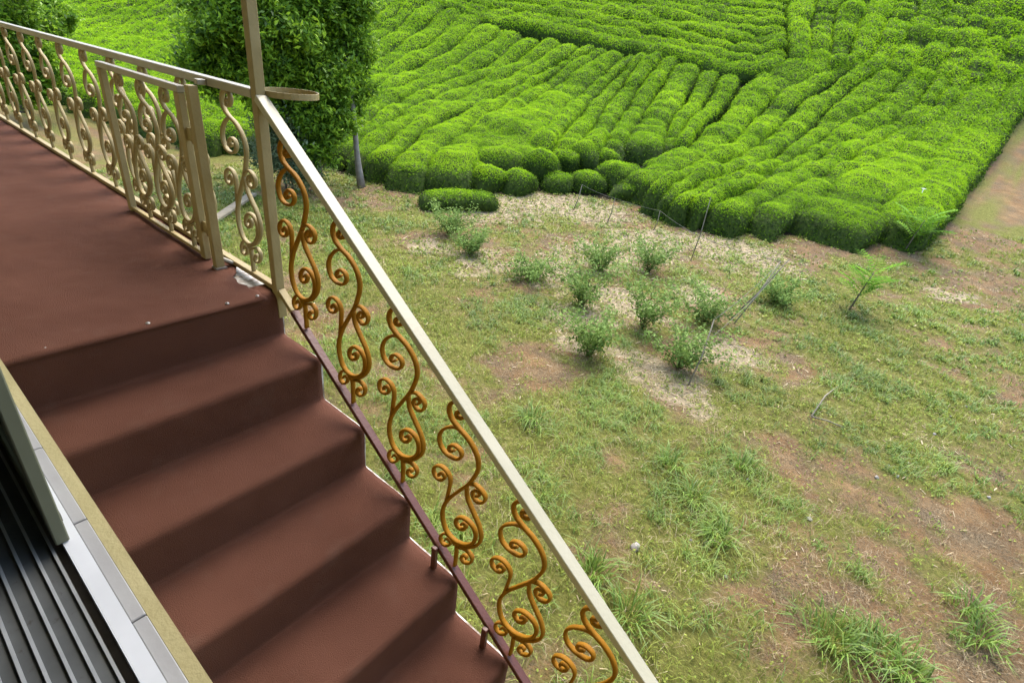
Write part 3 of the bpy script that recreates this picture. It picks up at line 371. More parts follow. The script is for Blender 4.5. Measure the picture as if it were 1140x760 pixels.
    tint=np.clip(.10+.58*top+.30*top*(patch-.5)*2+.26*(cl-.5)*2*(.4+.6*top)+rng.normal(0,.10,k),0,1)  # young shoots light on top; shade of sides and row gaps painted in below
    up=np.tile([0,0,1.],(k,1))*(.22*top)[:,None]
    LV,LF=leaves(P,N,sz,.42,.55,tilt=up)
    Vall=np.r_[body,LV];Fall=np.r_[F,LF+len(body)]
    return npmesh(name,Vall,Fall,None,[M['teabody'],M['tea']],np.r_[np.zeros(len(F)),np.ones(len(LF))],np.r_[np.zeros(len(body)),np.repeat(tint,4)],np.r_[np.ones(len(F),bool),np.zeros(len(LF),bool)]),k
ORD=['first','second','third','fourth','fifth','sixth','seventh','eighth','ninth','tenth','eleventh','twelfth','thirteenth','fourteenth','fifteenth','sixteenth','seventeenth','eighteenth','nineteenth','twentieth','twenty-first','twenty-second','twenty-third','twenty-fourth','twenty-fifth','twenty-sixth','twenty-seventh','twenty-eighth','twenty-ninth','thirtieth']+['thirty-'+w for w in('first','second','third','fourth','fifth','sixth','seventh','eighth','ninth')]+['fortieth']+['forty-'+w for w in('first','second','third','fourth','fifth')]
tot=0
def hedge(label,A,B,h,seed,mound,cap=.55,shrink=.03,tw=.22,group='clipped tea hedge rows covering the hillside'):
    global tot
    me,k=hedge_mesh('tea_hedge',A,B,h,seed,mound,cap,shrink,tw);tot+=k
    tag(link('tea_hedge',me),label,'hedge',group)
def family(key,h,mound,lab,cap=.55,shrink=.03,tw=.5):
    G=[np.array(c) for c in ROWS[key]];n=len(G)-1
    if key=='R':   # ragged upper ends
        G=[np.r_[g,[g[-1]+(g[-1]-g[-2])/np.linalg.norm(g[-1]-g[-2])*.9]] for g in G]
    for i in range(n): hedge(lab(i,n),G[i],G[i+1],h*(.94+.12*random.random()),{'L':1,'R':40,'U':80,'M':120}[key]+i*1.37,mound,cap,shrink,tw)
NL=len(ROWS['L'])-1
family('L',.74,.05,lambda i,n:'narrow sloping tea row in the left block, %s counting left from the diagonal gully'%ORD[n-1-i],.8,.05,.7)
family('R',.76,.09,lambda i,n:'broad tea row of the right block, %s counting leftward from the bare path'%ORD[n-1-i],.55,.045,.88)
family('U',.82,.40,lambda i,n:'lumpy tea row high on the right slope, %s rightward from the dark upper gully'%ORD[i],.8,.0)
family('M',.66,.13,lambda i,n:'thin contour tea row on the far slope, %s up from the left block\'s top ends'%ORD[i],.5,.06)
ML=['dome shaped tea bush standing nearest the centre of the field edge','low rounded tea bush just left of the string stakes','round tea bush behind the low bushes at the field edge','tall wide tea bush behind the leftmost string stake','small bright tea bush directly behind the leftmost string stake','small greyish tea bush squeezed between two rounder ones','wide tea bush left of where the broad right rows begin','low tea bush at the left foot of the right block','greyish low tea bush leaning toward the vegetable plot','low long tea bush at the plot corner, nearest the stair handrail','small tea bush tucked behind the long low corner bush','small round tea bush in the dip between both tea blocks','little tea bush behind the small greyish one','round bush closing the front of the diagonal gully']
for i,(x,y,r,h) in enumerate(MOUND):
    az=.6+i*.9 if i!=9 else 1.02;lf=1.15 if i!=9 else 2.2;dx,dy=math.cos(az)*r*lf,math.sin(az)*r*lf;sx,sy=-math.sin(az)*r,math.cos(az)*r
    y2=y-.12*r
    ln=np.linspace(-1,1,6)[:,None];A=np.array([x,y2])+ln*[dx,dy]+[sx,sy];B=np.array([x,y2])+ln*[dx,dy]-[sx,sy]
    hedge(ML[i],A,B,h,300+i*3.3,.05,r*1.1,0,.22,'single tea bushes along the front of the field')
print('tea leaves',tot)
# ---------------------------------------------------------------- trees and shrubs
def crown(lobes,n,size,dens=1.0,flat=.8,inner=.45):
    """leafy sprays gathered through uneven lobes"""
    lob=np.array(lobes);ex=[]
    for l in lobes:
        for q in range(5):
            dv=unit(rng.normal(0,1,(1,3)))[0];ex.append(list(np.array(l[:3])+dv*l[3]*.80)+[l[3]*rng.uniform(.2,.42)])
    lob=np.r_[lob*[1,1,1,.82],np.array(ex)];wt=lob[:,3]**2;wt/=wt.sum();ns=n//14
    k=rng.choice(len(lob),ns,p=wt);d=unit(rng.normal(0,1,(ns,3)));d[:,2]*=flat
    r=lob[k,3]*rng.uniform(inner,1.0,ns)**.6*(.82+.36*(fbm(d[:,0]*3+k,d[:,1]*3+d[:,2]*2,7,3)-.5)*2)
    S=lob[k,:3]+d*r[:,None];out=unit(d+np.array([0,0,.35])+rng.normal(0,.25,(ns,3)))
    i=np.repeat(np.arange(ns),14);m=len(i);along=rng.uniform(-.13,.13,m)
    P=S[i]+out[i]*along[:,None]*1.5+rng.normal(0,.055,(m,3));tl=unit(out[i]+rng.normal(0,.55,(m,3)))
    V,F=leaves(P,d[i]*.6+np.array([0,0,.5]),size*rng.uniform(.7,1.25,m),.36,.6,tilt=tl*1.2)
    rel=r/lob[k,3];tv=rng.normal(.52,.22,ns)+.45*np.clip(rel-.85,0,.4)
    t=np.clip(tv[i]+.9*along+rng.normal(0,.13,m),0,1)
    return V,F,np.repeat(t,4)
def tree(name,label,cat,lobes,stems,m,n,size,group=None,flat=.8,bark='bark'):
    x,y=stems[0][0];root=empty(name,(x,y,float(T(x,y))));o=np.array(root.location)
    b=MB()
    for (sx,sy),tx,ty,tz,r in stems:
        z0=float(T(sx,sy))-.05;pts=[];rad=[]
        for q in np.linspace(0,1,9):
            pts.append((sx+(tx-sx)*q**1.2+.03*math.sin(q*9+sx),sy+(ty-sy)*q**1.2+.03*math.cos(q*8+sy),z0+(tz-z0)*q));rad.append(r*(1.25-.35*min(q*6,1)-.55*q))
        b.tube([tuple(np.array(p)-o) for p in pts],rad,9)
        for lb in lobes:   # limbs into the lobes
            if random.random()<.4:
                q=random.uniform(.45,.95);p=np.array(pts[int(q*8)]);e=np.array(lb[:3]);mid=(p+e)/2+np.array([0,0,.12])
                b.tube([tuple(p-o),tuple(mid-o),tuple(e-o)],[r*.35,r*.25,r*.1],6)
    b.build('trunk',M[bark],root)
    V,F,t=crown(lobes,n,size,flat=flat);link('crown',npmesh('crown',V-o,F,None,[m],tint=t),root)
    return tag(root,label,cat,group)
tree('leafy_tree','dense dark green leafy tree with several thin stems behind the railing post','tree',TREE,[((-9.34,6.08),-10.2,5.9,3.6,.05),((-9.5,6.15),-10.0,5.4,3.0,.045),((-9.2,6.0),-9.6,6.3,2.6,.045),((-9.75,6.05),-10.9,5.6,3.8,.06)],M['laurel'],72000,.125)
tree('slender_tree','slender tree with one leaning bare grey trunk beside the dense leafy tree','tree',SLIM,[((-8.69,6.74),-9.25,6.75,3.3,.085)],M['laurel'],13000,.11,bark='palebark')
tree('corner_tree','leafy tree half hidden behind the far left end of the landing railing','tree',LEFTB,[((-19.6,3.0),-19.3,3.0,2.4,.08),((-19.3,3.1),-18.9,2.7,2.2,.06)],M['laurel'],26000,.14)
SHR=[(-9.17,5.26,.62,.55),(-9.0,5.35,1.15,.42),(-9.45,5.15,1.3,.4),(-8.95,5.5,.45,.4),(-9.6,5.0,.7,.45)]
tree('shrub','loose pale leaved shrub at the foot of the dense leafy tree','shrub',SHR,[((-9.17,5.26),-9.1,5.3,.9,.03),((-9.3,5.2),-9.5,5.1,1.0,.025)],M['palebush'],6500,.10)
# vegetable plot plants
PL=['bushy green plant in the straw, farthest left of the tall ones','small sprawling plant left of the middle row in the straw plot','tall leafy plant in the middle of the straw plot','bushy plant just behind the tall middle one in the plot','upright leafy plant right of the plot middle','pale green plant at the back of the plot near the tea','round leafy plant at the front left of the straw','leafy plant nearest the leaning front stake','dark bushy plant between the two stake lines at right','small faint plant close to the leaning stake bundle','grey green plant by the lowest tea bush']
PR=[(.48,.5),(.52,.38),(.52,.72),(.46,.6),(.42,.76),(.55,.6),(.46,.56),(.44,.56),(.52,.58),(.45,.42),(.6,.55)]
for (x,y),lb,(r,h) in zip(PLANTS,PL,PR):
    z=float(gz(np.array(x),np.array(y)));root=empty('garden_plant',(x,y,z));b=MB();ends=[]
    for k in range(9):
        a=k*2.4+x;rr=r*random.uniform(.35,1.15);hh=h*random.uniform(.55,1.05);e=(math.cos(a)*rr,math.sin(a)*rr,hh);ends.append(e)
        b.tube([(0,0,-.02),(e[0]*.4,e[1]*.4,hh*.6),e],[.007,.005,.003],5)
    b.build('stem',M['stem'],root);E=np.array(ends);n=1500
    q=rng.uniform(.25,1.08,n)[:,None];i=rng.integers(0,len(E),n);P=E[i]*np.c_[q**1.3,q**1.3,q]+rng.normal(0,.055,(n,3));P[:,2]=np.abs(P[:,2])+.015
    V,F=leaves(P,np.tile([0,0,1.],(n,1)),rng.uniform(.035,.07,n),.45,.7)
    link('foliage',npmesh('foliage',V,F,None,[M['plant']],tint=np.repeat(np.clip(.25+.5*P[:,2]/h+rng.normal(0,.2,n),0,1),4)),root)
    tag(root,lb,'plant','vegetable plants in the straw plot')
def sapling(x,y,h,nf,L,label):
    z=float(gz(np.array(x),np.array(y)));root=empty('sapling',(x,y,z));b=MB();b.tube([(0,0,-.03),(.05,.02,h*.5),(.10,.03,h)],[.016,.012,.008],7);b.build('stem',M['bark'],root)
    for k in range(nf):
        a=k*2.399+.4;el=random.uniform(.45,1.2);d=np.array([math.cos(a)*math.cos(el),math.sin(a)*math.cos(el),math.sin(el)]);sd=unit(np.cross(d,[0,0,1.])[None])[0]
        sh=.35+.65*k/nf;base=np.array([.10*sh,.03*sh,h*sh]);ln=L*random.uniform(.75,1.1);V=[];F=[];n=9
        for j in range(1,n+1):
            s=j/n;c=base+d*ln*s+np.array([0,0,-.26*ln*s*s])
            for sg in(-1,1):
                ll=.20*L/.6*(1-.35*abs(s-.5)*2)*random.uniform(.85,1.1);ax=unit((sd*sg+d*.45+np.array([0,0,-.15]))[None])[0];wv=np.cross(ax,[0,0,1.]);i0=len(V)
                V+=[c,c+ax*ll*.45+wv*ll*.15,c+ax*ll,c+ax*ll*.45-wv*ll*.15];F.append((i0,i0+1,i0+2,i0+3))
        for j in range(6):
            c0=base+d*ln*j/6+np.array([0,0,-.26*ln*(j/6)**2]);c1=base+d*ln*(j+1)/6+np.array([0,0,-.26*ln*((j+1)/6)**2]);i0=len(V);V+=[c0-sd*.005,c0+sd*.005,c1+sd*.004,c1-sd*.004];F.append((i0,i0+1,i0+2,i0+3))
        V=np.array(V);link('frond',npmesh('frond',V,np.array(F),None,[M['sapling']],tint=np.clip(rng.normal(.5,.2,len(V)),0,1)),root)
    return tag(root,label,'sapling')
sapling(1.42,9.35,.72,15,.55,'young sapling with feathery leaves on a thin stem standing in short grass')
sapling(1.70,13.75,.75,14,.75,'larger feathery sapling growing against the front of the tea hedge')
# stakes, strings, plank, twig, stones, tufts
def gp(x,y,h=0): return (x,y,float(gz(np.array(x),np.array(y)))+h)
SK=[((-1.42,9.17),(.02,.05),1.25,'tall thin grey stake standing upright near the tea hedge'),((-4.57,9.59),(.08,.1),.62,'leftmost short stake holding the string by the round tea bushes'),((-3.62,9.56),(.06,.05),.6,'short stake second from the left along the string'),((-2.75,10.15),(.05,0),.45,'shortest stake close to the dark hedge foot'),((.21,6.95),(.22,.65),.95,'long stake leaning back in the crossed bundle right of the plot'),((.10,7.1),(.42,.55),1.0,'thinner stake crossing the leaning bundle right of the plot'),((.46,4.66),(-.06,.45),.75,'front stake leaning at the near corner of the straw plot')]
TOP=[]
for (x,y),ln,h,lb in SK:
    b=MB();p=gp(x,y,-.05);q=gp(x,y,h);q=(q[0]+ln[0],q[1]+ln[1],q[2]);mid=tuple((p[i]+q[i])/2+(.02 if i<2 else 0) for i in range(3));b.tube([p,mid,q],[.011,.010,.007],6);TOP.append(q)
    tag(b.build('stake',M['stick'],None),lb,'stake','garden stakes around the straw plot')
b=MB()
def sag(p,q,s):
    p=np.array(p);q=np.array(q);return [tuple(p+(q-p)*t-np.array([0,0,s*4*t*(1-t)])) for t in np.linspace(0,1,9)]
lo=lambda q,k:(q[0],q[1],q[2]-k)
for p,q,s in((TOP[1],TOP[2],.03),(TOP[2],TOP[3],.02),(TOP[3],lo(TOP[0],.75),.03),(lo(TOP[0],.75),TOP[4],.04),(TOP[4],TOP[6],.06),(lo(TOP[4],.25),lo(TOP[6],.3),.04),(lo(TOP[1],.3),lo(TOP[0],1.0),.06)):
    b.tube(sag(p,q,s),.0026,5)
tag(b.build('string',M['string']),'thin pale string tied from stake to stake around the straw plot','string')
b=MB();b.tube([gp(1.83,6.25,.03),gp(1.76,5.75,.06),gp(1.74,5.14,.03)],[.007,.009,.009],6);b.tube([gp(1.75,5.14,.03),gp(1.9,5.2,.045),gp(2.08,5.28,.02)],[.010,.008,.006],6)
tag(b.build('twig',M['stick']),'pale bent twig lying in an L shape on the grass','twig')
b=MB();p=np.array(gp(-7.6,2.75,.06));q=np.array(gp(-8.9,4.25,.10));b.bar(p,q,.16,.05,(1,.85,0),.004)
tag(b.build('plank',M['plank']),'pale weathered plank lying on the grass beyond the landing','plank')
SL=['fist sized pale stone on the grass beside the stair handrail','white pebble right of the bent twig, upper of a close pair','white pebble right of the bent twig, lower of a close pair','small pale stone on the mossy grass far right','greyish pebble by the right picture edge','tiny white pebble nearest the path','white pebble just below the tiny one near the path','pale pebble in the grass above the far right stone','small stone at the grass edge of the path','small stone beside the pale bare soil patch','grey pebble above the isolated grass tuft','white chip below the bent twig','white chip in brown soil near the lower picture edge','small orange tinted stone near the twig','pale chip among the middle grass']
for k,(x,y) in enumerate(STONES):
    r=.036 if k==0 else random.uniform(.011,.021);v=[];f=[];nu,nv=9,6
    for j in range(nv+1):
        for i in range(nu):
            a=2*math.pi*i/nu;ph=math.pi*j/nv;d=Vector((math.sin(ph)*math.cos(a),math.sin(ph)*math.sin(a),math.cos(ph)));rr=r*(1+.45*mnoise.noise(d*1.6+Vector((k*3.1,0,0))));v.append(d*rr)
    for j in range(nv):
        for i in range(nu): f.append((j*nu+i,(j+1)*nu+i,(j+1)*nu+(i+1)%nu,j*nu+(i+1)%nu))
    b=MB();c=Vector(gp(x,y,r*.35));b.add([(c.x+p.x,c.y+p.y*1.25,c.z+p.z*.75) for p in v],f,True)
    tag(b.build('stone',M['stone']),SL[k],'stone','pale stones scattered over the garden')
TL=['isolated spiky grass tuft above the middle of the bare soil','wide lush grass tuft at the bottom of the picture, left half','wide lush grass tuft at the bottom of the picture, right half','spiky tuft at lower right on bare soil, upper of two','spiky tuft at lower right on bare soil, lower of two','grass tuft in the middle of the green grass, near the straw','grass tuft beside the lower end of the stair handrail','grass tuft between the handrail and the bare soil patch','grass tuft touching the bottom picture edge at right','grass tuft beside the fist sized pale stone','broad grass tuft right of the green middle grass','grass tuft just right of the upper handrail']
for k,(x,y) in enumerate(TUFTS):
    n=130 if k in(1,2) else 80;sp=.10 if k in(1,2) else .06;px=rng.normal(0,sp,n);py=rng.normal(0,sp,n);az=np.arctan2(py,px)+rng.normal(0,.7,n)
    V,F4,F3=blades(x+px,y+py,gz(x+px,y+py)-.005,rng.uniform(.10,.22,n),rng.uniform(.007,.013,n),rng.uniform(.4,1.4,n),az)
    tag(link('grass_tuft',npmesh('grass_tuft',V,F4,F3,[M['tuft']],tint=np.repeat(np.clip(rng.normal(.5,.22,n),0,1),5))),TL[k],'grass tuft','larger grass tufts')
b=MB();c=Vector((1.45,16.22,float(T(1.45,16.22))+.80))
for k in range(6):
    a=k*1.047;b.add([c,c+Vector((math.cos(a-.4)*.04,math.sin(a-.4)*.04,.02)),c+Vector((math.cos(a)*.075,math.sin(a)*.075,.012)),c+Vector((math.cos(a+.4)*.04,math.sin(a+.4)*.04,.02))],[(0,1,2,3)])
b.tube([c-Vector((0,0,.3)),c+Vector((0,0,.01))],[.006,.012],6)
tag(b.build('flower',M['paper']),'single white flower on top of the tea hedge nearest the path','flower')
# ---------------------------------------------------------------- house, stairs
house=empty('house',(0,WALL,0));ho=house.location
def hb(name,m,boxes,bev=0):
    b=MB()
    for a,c in boxes: b.box((a[0],a[1]-WALL,a[2]),(c[0],c[1]-WALL,c[2]),None,bev)
    return b.build(name,m,house)
SZ=HL+.363;WY=-1.15                       # sill height, inner wall face
X0,X1=.25,3.4                             # window opening
hb('wall',M['yellow'],[((-7,WY,0),(6,WALL,SZ-.03)),((X0,-.934,SZ-.03),(X1,WALL,SZ)),((X0,WY,SZ-.03),(X1,-1.08,SZ-.004)),((-7,WY,SZ-.03),(X0,WALL,HL+2.55)),((X1,WY,SZ-.03),(6,WALL,HL+2.55)),((X0,WY,HL+1.75),(X1,WALL,HL+2.55))])
hb('porch_ceiling',M['ceil'],[((-7,WY,HL+2.552),(6,.47,HL+2.68))])  # unseen roof borne by the post; overhang depth shaped to shade the stairs
hb('room',M['room'],[((-7,-4.5,HL-.45),(6,WY-.003,HL-.40)),((-7,-4.55,HL-.4),(6,-4.5,HL+2.3)),((-7,-4.5,HL+2.3),(6,WY-.003,HL+2.4)),((-7.1,-4.5,HL-.4),(-7,WY,HL+2.3)),((6,-4.5,HL-.4),(6.1,WY,HL+2.3))])
win=tag(hb('window_frame',M['alu'],[((X0+.03,-.968,SZ-.028),(X1-.03,-.950,SZ+.006)),((X0,-1.08,SZ-.028),(X0+.03,-.95,HL+1.75)),((X1-.03,-1.08,SZ-.028),(X1,-.95,HL+1.75)),((X0+.03,-1.08,HL+1.70),(X1-.03,-.95,HL+1.75))]))
def wp(name,m,boxes,bev=0):
    b=MB()
    for a,c in boxes: b.box((a[0],a[1]-WALL,a[2]),(c[0],c[1]-WALL,c[2]),None,bev)
    o=b.build(name,m,win);return o
tx=[.43+.2*k for k in range(15)]
hb('window_sill',M['tile'],[((X0,-.9495,SZ-.028),(.4285,-.9345,SZ+.002))]+[((a+.0012,-.9495,SZ-.028),(min(a+.1988,X1),-.9345,SZ+.002)) for a in tx if a<X1-.05],.0012)
wp('groove',M['dark'],[((X0+.03,-.9785,SZ-.028),(X1-.03,-.9685,SZ-.009))])
rid=[((X0+.03,y-.0016,SZ-.0043),(X1-.03,y+.0016,SZ-.0008)) for y in(-.979,-.995,-1.011,-1.028,-1.044,-1.060,-1.076)]
wp('window_track',M['track'],[((X0+.03,-1.079,SZ-.028),(X1-.03,-.979,SZ-.0045))])
for r_ in rid: wp('track_ridge',M['ridge'],[r_])
wp('sash_stile',M['stile'],[((1.215,-.9745,SZ+.0065),(1.262,-.9600,HL+1.69))],.0015)
wp('sash_rail',M['stile'],[((X0+.03,-.9735,SZ+.0065),(1.2148,-.961,SZ+.042))],.0015)
wp('window_pane',M['glass'],[((X0+.035,-.969,SZ+.0425),(1.2145,-.965,HL+1.69))])
b=MB();b.box((1.236,-.9599-WALL,SZ+.03),(1.248,-.9585-WALL,SZ+.042));b.build('latch_screw',M['dark'],win)
tag(house,'yellow plastered house with a tiled window sill and sliding window track','house')
# concrete stair with landing
NS=12
st=empty('staircase',(0,0,0));b=MB()
prof=[(-7,HL-.006),(0-.004,HL-.006)]
for k in range(1,NS): prof+=[((k-1)*TREAD-.004,HL-k*RISE-.006),(k*TREAD-.004,HL-k*RISE-.006)]
prof+=[((NS-1)*TREAD-.004,0-.2),(( NS-1)*TREAD-.25,-.2),(0,HL-.42),(-.6,HL-.2),(-7,HL-.2)]
n=len(prof);YL,YR=WALL+.002,.012
b.add([(x,YL,z) for x,z in prof]+[(x,YR,z) for x,z in prof],[tuple(range(n)),tuple(range(2*n-1,n-1,-1))]+[(i,i+n,(i+1)%n+n,(i+1)%n) for i in range(n)])
b.build('steps',M['white'],st)
for x in(-6.4,-3.4,-.75): b=MB();b.box((x,-.14,0-.1),(x+.14,-.02,HL-.203));b.build('pillar',M['concrete'],st)
tag(st,'white edged concrete staircase and landing along the house wall','staircase')
# carpets
def carpet(prof,ylo,yhi,name,edge=lambda x:0.0,ny=46,thick=.005):
    """cloth following a profile of (x,z) points, gently uneven"""
    P=np.array(prof);L=np.r_[0,np.cumsum(np.hypot(*np.diff(P,axis=0).T))];s=np.linspace(0,L[-1],int(L[-1]/.018));s=np.unique(np.r_[s,L]);px=np.interp(s,L,P[:,0]);pz=np.interp(s,L,P[:,1])
    tx=np.gradient(px,s);tz=np.gradient(pz,s);nx,nz=-tz,tx;n=len(s)
    yr=np.array([yhi+edge(x) for x in px]);u=np.linspace(0,1,ny);Y=ylo+(yr[:,None]-ylo)*u;S=s[:,None]+0*Y
    d=.002+thick+.010*(fbm(S*5,Y*4,3,3)-.35)+.003*(fbm(S*22,Y*22,9,2)-.5);d=np.maximum(d,.004)
    X=px[:,None]+nx[:,None]*d;Z=pz[:,None]+nz[:,None]*d
    top=np.stack([X,Y,Z],-1);bot=np.stack([px[:,None]+0*Y,Y,pz[:,None]+0*Y],-1)
    V=np.r_[top.reshape(-1,3),bot.reshape(-1,3)];N=n*ny;i=(np.arange(n-1)[:,None]*ny+np.arange(ny-1)).ravel()
    F=[np.stack([i,i+1,i+ny+1,i+ny],1)];j=np.arange(n-1)*ny
    F+=[np.stack([j+ny-1,j+ny-1+N,j+2*ny-1+N,j+2*ny-1],1),np.stack([j,j+ny,j+ny+N,j+N],1)]
    k=np.arange(ny-1);F+=[np.stack([k,k+N,k+1+N,k+1],1),np.stack([k+(n-1)*ny,k+1+(n-1)*ny,k+1+(n-1)*ny+N,k+(n-1)*ny+N],1)]
    return npmesh(name,V,np.concatenate(F),None,[M['carpet']],smooth=True)
def fillet(prof,rr):
    out=[prof[0]]
    for i in range(1,len(prof)-1):
        p=np.array(prof[i]);a=np.array(prof[i-1])-p;c=np.array(prof[i+1])-p;r=rr[i];a/=np.linalg.norm(a);c/=np.linalg.norm(c)
        for t in np.linspace(0,1,7): out.append(tuple((1-t)**2*(p+a*r)+2*t*(1-t)*p+t*t*(p+c*r)))
    out.append(prof[-1]);return out
pr=[(-.10,HL+.0005),(.003,HL+.0005)];rr=[0,.03]
for k in range(1,NS): pr+=[((k-1)*TREAD+.003,HL-k*RISE),(k*TREAD+.003,HL-k*RISE)];rr+=[.028,.021]
pr.append(((NS-1)*TREAD+.003,.03));rr.append(0)
sc=empty('stair_carpet',(0,0,HL));c=carpet(fillet(pr,rr),WALL+.004,-.002,'cloth');me=c;me.transform(Matrix.Translation((0,0,-HL)));link('cloth',me,sc)
def screw(parent,x,y,z):
    b=MB();b.tube([(x,y,z),(x,y,z+.004),(x,y,z+.0045)],[.008,.007,.003],10);b.tube([(x,y,z+.0045),(x,y,z+.0065)],[.0035,.0028],8);b.build('screw',M['steel'],parent)
for x,y,k in((.70,-.86,3),): screw(sc,x,y,-k*RISE+.008)
tag(sc,'brown red carpet runner moulded over the stair steps','carpet')
lc=empty('landing_carpet',(0,0,HL))
def ledge(x): return .009-.078*float(SS((x+.40)/.22))+.006*math.sin(x*9)+.012*math.sin(x*47)*math.sin(x*31)*float(SS((x+.4)/.2))
me=carpet([(-7,.0075),(-.3,.0075),(-.05,.0085),(.012,.0085),(.024,.001)],WALL+.004,-.002,'cloth',lambda x:ledge(x),60,.004);link('cloth',me,lc)
for y in(-.764,-.481,-.209,-.03-.06): screw(lc,.0,y,.0145)
tag(lc,'flat brown red carpet covering the landing, screwed down along its front edge','carpet')
# ---------------------------------------------------------------- railings
def crom(pts,k=5):
    p=[Vector((a,0,c)) for a,c in pts];p=[p[0]*2-p[1]]+p+[p[-1]*2-p[-2]];out=[]
    for i in range(1,len(p)-2):
        for j in range(k):
            t=j/k;a,b_,c,d=p[i-1:i+3];out.append(.5*((2*b_)+(c-a)*t+(2*a-5*b_+4*c-d)*t*t+(3*b_-a-3*c+d)*t**3))
    out.append(p[-2]);return out
def scroll_mesh(sc=1.0):
    """flat cast scroll, traced as strokes in its own plane, swept with a rounded flat section"""
    b=MB()
    for w,pts in SCROLL:
        c=crom(pts);m=len(c);hw=.0049*w;hd=.0086*(.9+.1*w);v=[]
        sec=[(-1,-.6),(-.55,-1),(.55,-1),(1,-.6),(1,.6),(.55,1),(-.55,1),(-1,.6)]
        for i in range(m):
            t=(c[min(i+1,m-1)]-c[max(i-1,0)]).normalized();nr=Vector((-t.z,0,t.x));e=1.0 if i<m-6 or w==1.2 else .75
            for a,d in sec: v.append((c[i]+nr*hw*a*e+Vector((0,hd*d,0)))*sc)
        f=[(i*8+k,i*8+(k+1)%8,(i+1)*8+(k+1)%8,(i+1)*8+k) for i in range(m-1) for k in range(8)]+[tuple(range(7,-1,-1)),tuple((m-1)*8+k for k in range(8))]
        b.add(v,f,True)
    me=bpy.data.meshes.new('scroll');me.from_pydata(b.v,[],b.f);me.polygons.foreach_set('use_smooth',[True]*len(b.f));me.update();return me
SM=scroll_mesh();SMo=SM.copy();SM.materials.append(M['cream']);SMo.materials.append(M['ochre'])
def scroll(parent,x,y,z,me,s=1.0):
    o=link('scroll',me,parent);o.location=(x,y,z);o.scale=(s,1,s);return o
HT=.757
lr=empty('landing_railing',(0,0,HL))
b=MB();b.bar((-7,0,HT),(-.018,0,HT),.040,.030);b.build('top_rail',M['greyrail'],lr)
b=MB();b.bar((-7,0,.028),(-.018,0,.028),.030,.022);b.build('bottom_rail',M['cream'],lr)
b=MB();b.box((-.018,-.018,-.10),(.018,.018,2.55),None,.002);post=b.build('post',M['cream'],lr)
b=MB();b.box((-.376,-.090,.004),(-.342,-.054,HT-.016),None,.002);p2=b.build('gate_post',M['cream'],lr)
b=MB();b.box((-.379,-.095,.0035),(-.333,-.049,.022),None,.001);b.build('foot_cap',M['dark'],p2)
b=MB();b.bar((-.356,-.055,HT-.004),(-.356,-.021,HT-.004),.03,.02,(1,0,0));b.build('bracket',M['greyrail'],lr);b=MB();b.bar((-.356,-.055,.055),(-.356,-.0155,.028),.03,.012,(1,0,0));b.build('bracket',M['greyrail'],lr)
xs=[-.195-.392*k for k in range(17)]
for x in xs: scroll(lr,x,0,.036,SM)
for x in(-2.35,-4.2,-6.0): b=MB();b.box((x-.008,-.012,0.0),(x+.008,.012,.0165),None,.001);b.build('foot',M['cream'],lr)
b=MB();nr=26;rv=[]       # flower pot hoop on the outside of the post
for i in range(nr):
    a=2*math.pi*i/nr;cx,cy=math.cos(a),math.sin(a)
    for r,z in((.096,-.010),(.0995,-.010),(.0995,.010),(.096,.010)): rv.append((.003+cx*r,.117+cy*r,HT+.004+z))
b.add(rv,[(i*4+k,((i+1)%nr)*4+k,((i+1)%nr)*4+(k+1)%4,i*4+(k+1)%4) for i in range(nr) for k in range(4)],False);b.build('pot_ring',M['cream'],lr)
tag(lr,'cream painted metal landing railing with scrolls, a tall corner post and a pot hoop','railing')
# gate folded back against the railing
g=empty('gate',(-.36,-.072,HL));gx0,gx1=-.99,-.105
b=MB();b.box((gx1-.042,-.010,.02),(gx1,.018,.70),None,.002);b.build('stile',M['cream'],g)
b=MB();b.box((gx0,-.010,.02),(gx0+.042,.018,.70),None,.002);b.build('stile',M['cream'],g)
b=MB();b.bar((gx0,.004,.714),(gx1,.004,.714),.030,.026);b.build('top_bar',M['greyrail'],g)
b=MB();b.bar((gx0+.0425,.004,.036),(gx1-.0425,.004,.036),.022,.018);b.build('bottom_bar',M['cream'],g)
for x in(-.235,-.48,-.725): scroll(g,x,.004,.045,SM,.925)
for z in(.17,.55):
    b=MB();b.tube([(-.06,.004,z-.03),(-.06,.004,z+.03)],.009,8);b.bar((-.1045,.004,z),(-.0165,.004,z),.006,.05,(0,1,0),.001);b.build('hinge',M['cream'],g)
tag(g,'narrow cream scroll gate folded open against the landing railing','gate')
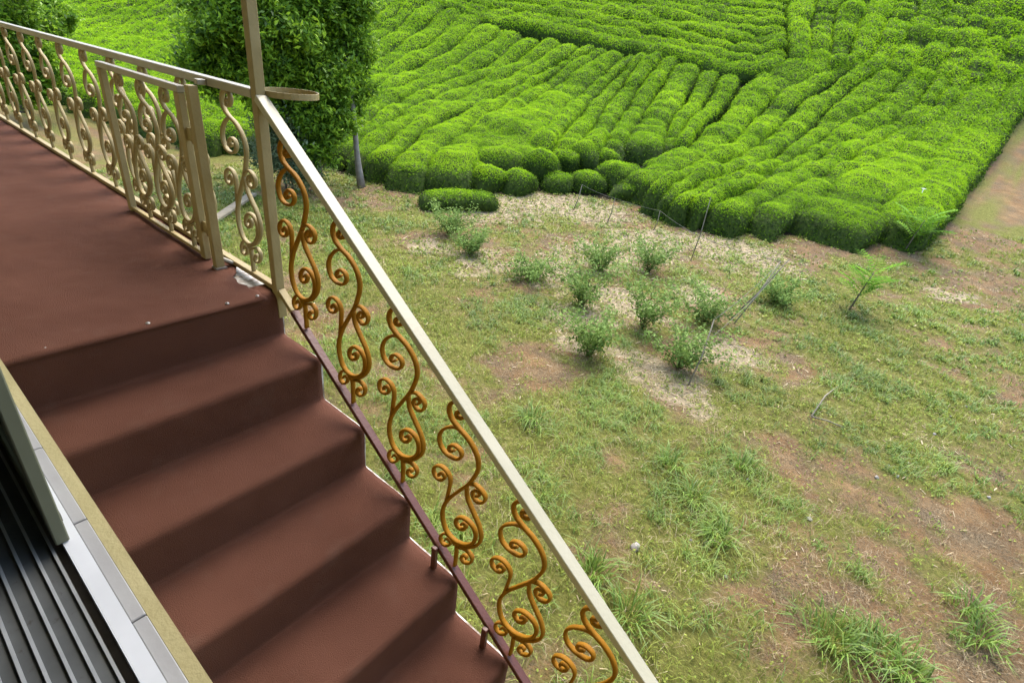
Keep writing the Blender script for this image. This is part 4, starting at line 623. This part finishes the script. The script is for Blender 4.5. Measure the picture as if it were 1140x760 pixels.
# stair railing
sr=empty('stair_railing',(0,0,HL));SLP=RISE/TREAD;EX=(NS-1)*TREAD
b=MB();b.bar((.012,0,HT-.010),(EX+.25,0,HT-.010-(EX+.238)*SLP),.042,.026);b.build('handrail',M['railtop'],sr)
b=MB();b.bar((.019,0,.024),(.108,0,.024-.089*SLP),.030,.022);b.build('bottom_rail_top',M['cream'],sr).name='rail_joint'
b=MB();b.bar((.1085,0,.024-.0895*SLP),(EX+.1,0,.024-(EX+.081)*SLP),.030,.022);b.build('bottom_rail',M['redrail'],sr)
x=.195;k=0
while x<EX: scroll(sr,x,0,.048-(x-.02)*SLP,SMo);x+=.2985
for k in(4,5,7,9,11):
    xx=(k-.36)*TREAD;b=MB();b.box((xx-.011,-.032,-k*RISE+.002),(xx+.011,-.0155,.03-(xx-.02)*SLP),None,.002);b.build('foot',M['redrail'],sr)
b=MB();b.box((EX+.21,-.018,-HL-.1),(EX+.246,.018,HT-.03-(EX+.23)*SLP),None,.002);b.build('newel',M['railtop'],sr)
tag(sr,'stair railing with pale handrail, ochre scrolls and red brown bottom bar','railing')
# ---------------------------------------------------------------- camera, light
cd=bpy.data.cameras.new('camera');cam=link('camera',cd);cd.sensor_width=36;cd.lens=18.66;cd.clip_start=.02;cd.clip_end=1000
Rm=CAMR
cam.matrix_world=Matrix(((*Rm[0],1.9558),(*Rm[1],-1.0061),(*Rm[2],3.2632),(0,0,0,1)));scene.camera=cam
W=bpy.data.worlds.new('World');scene.world=W;W.use_nodes=True;nt=W.node_tree;bg=nt.nodes['Background']
EL,AZ=math.radians(58),math.radians(-25)   # sun height; azimuth from +y towards +x
sky=nt.nodes.new('ShaderNodeTexSky');sky.sky_type='NISHITA';sky.sun_disc=False;sky.sun_elevation=EL;sky.sun_rotation=AZ;sky.dust_density=3;sky.air_density=1.2;sky.ozone_density=1
nt.links.new(sky.outputs['Color'],bg.inputs['Color']);bg.inputs['Strength'].default_value=.15
sl=bpy.data.lights.new('sun','SUN');sl.energy=1.0;sl.angle=math.radians(38);sl.color=(1,.96,.88);so=link('sun',sl)
sd=Vector((math.sin(AZ)*math.cos(EL),math.cos(AZ)*math.cos(EL),math.sin(EL)));so.rotation_euler=(-sd).to_track_quat('-Z','Y').to_euler()
scene.view_settings.view_transform='Standard';scene.view_settings.look='None';scene.view_settings.gamma=1;scene.view_settings.exposure=2.0
scene.render.engine='CYCLES'
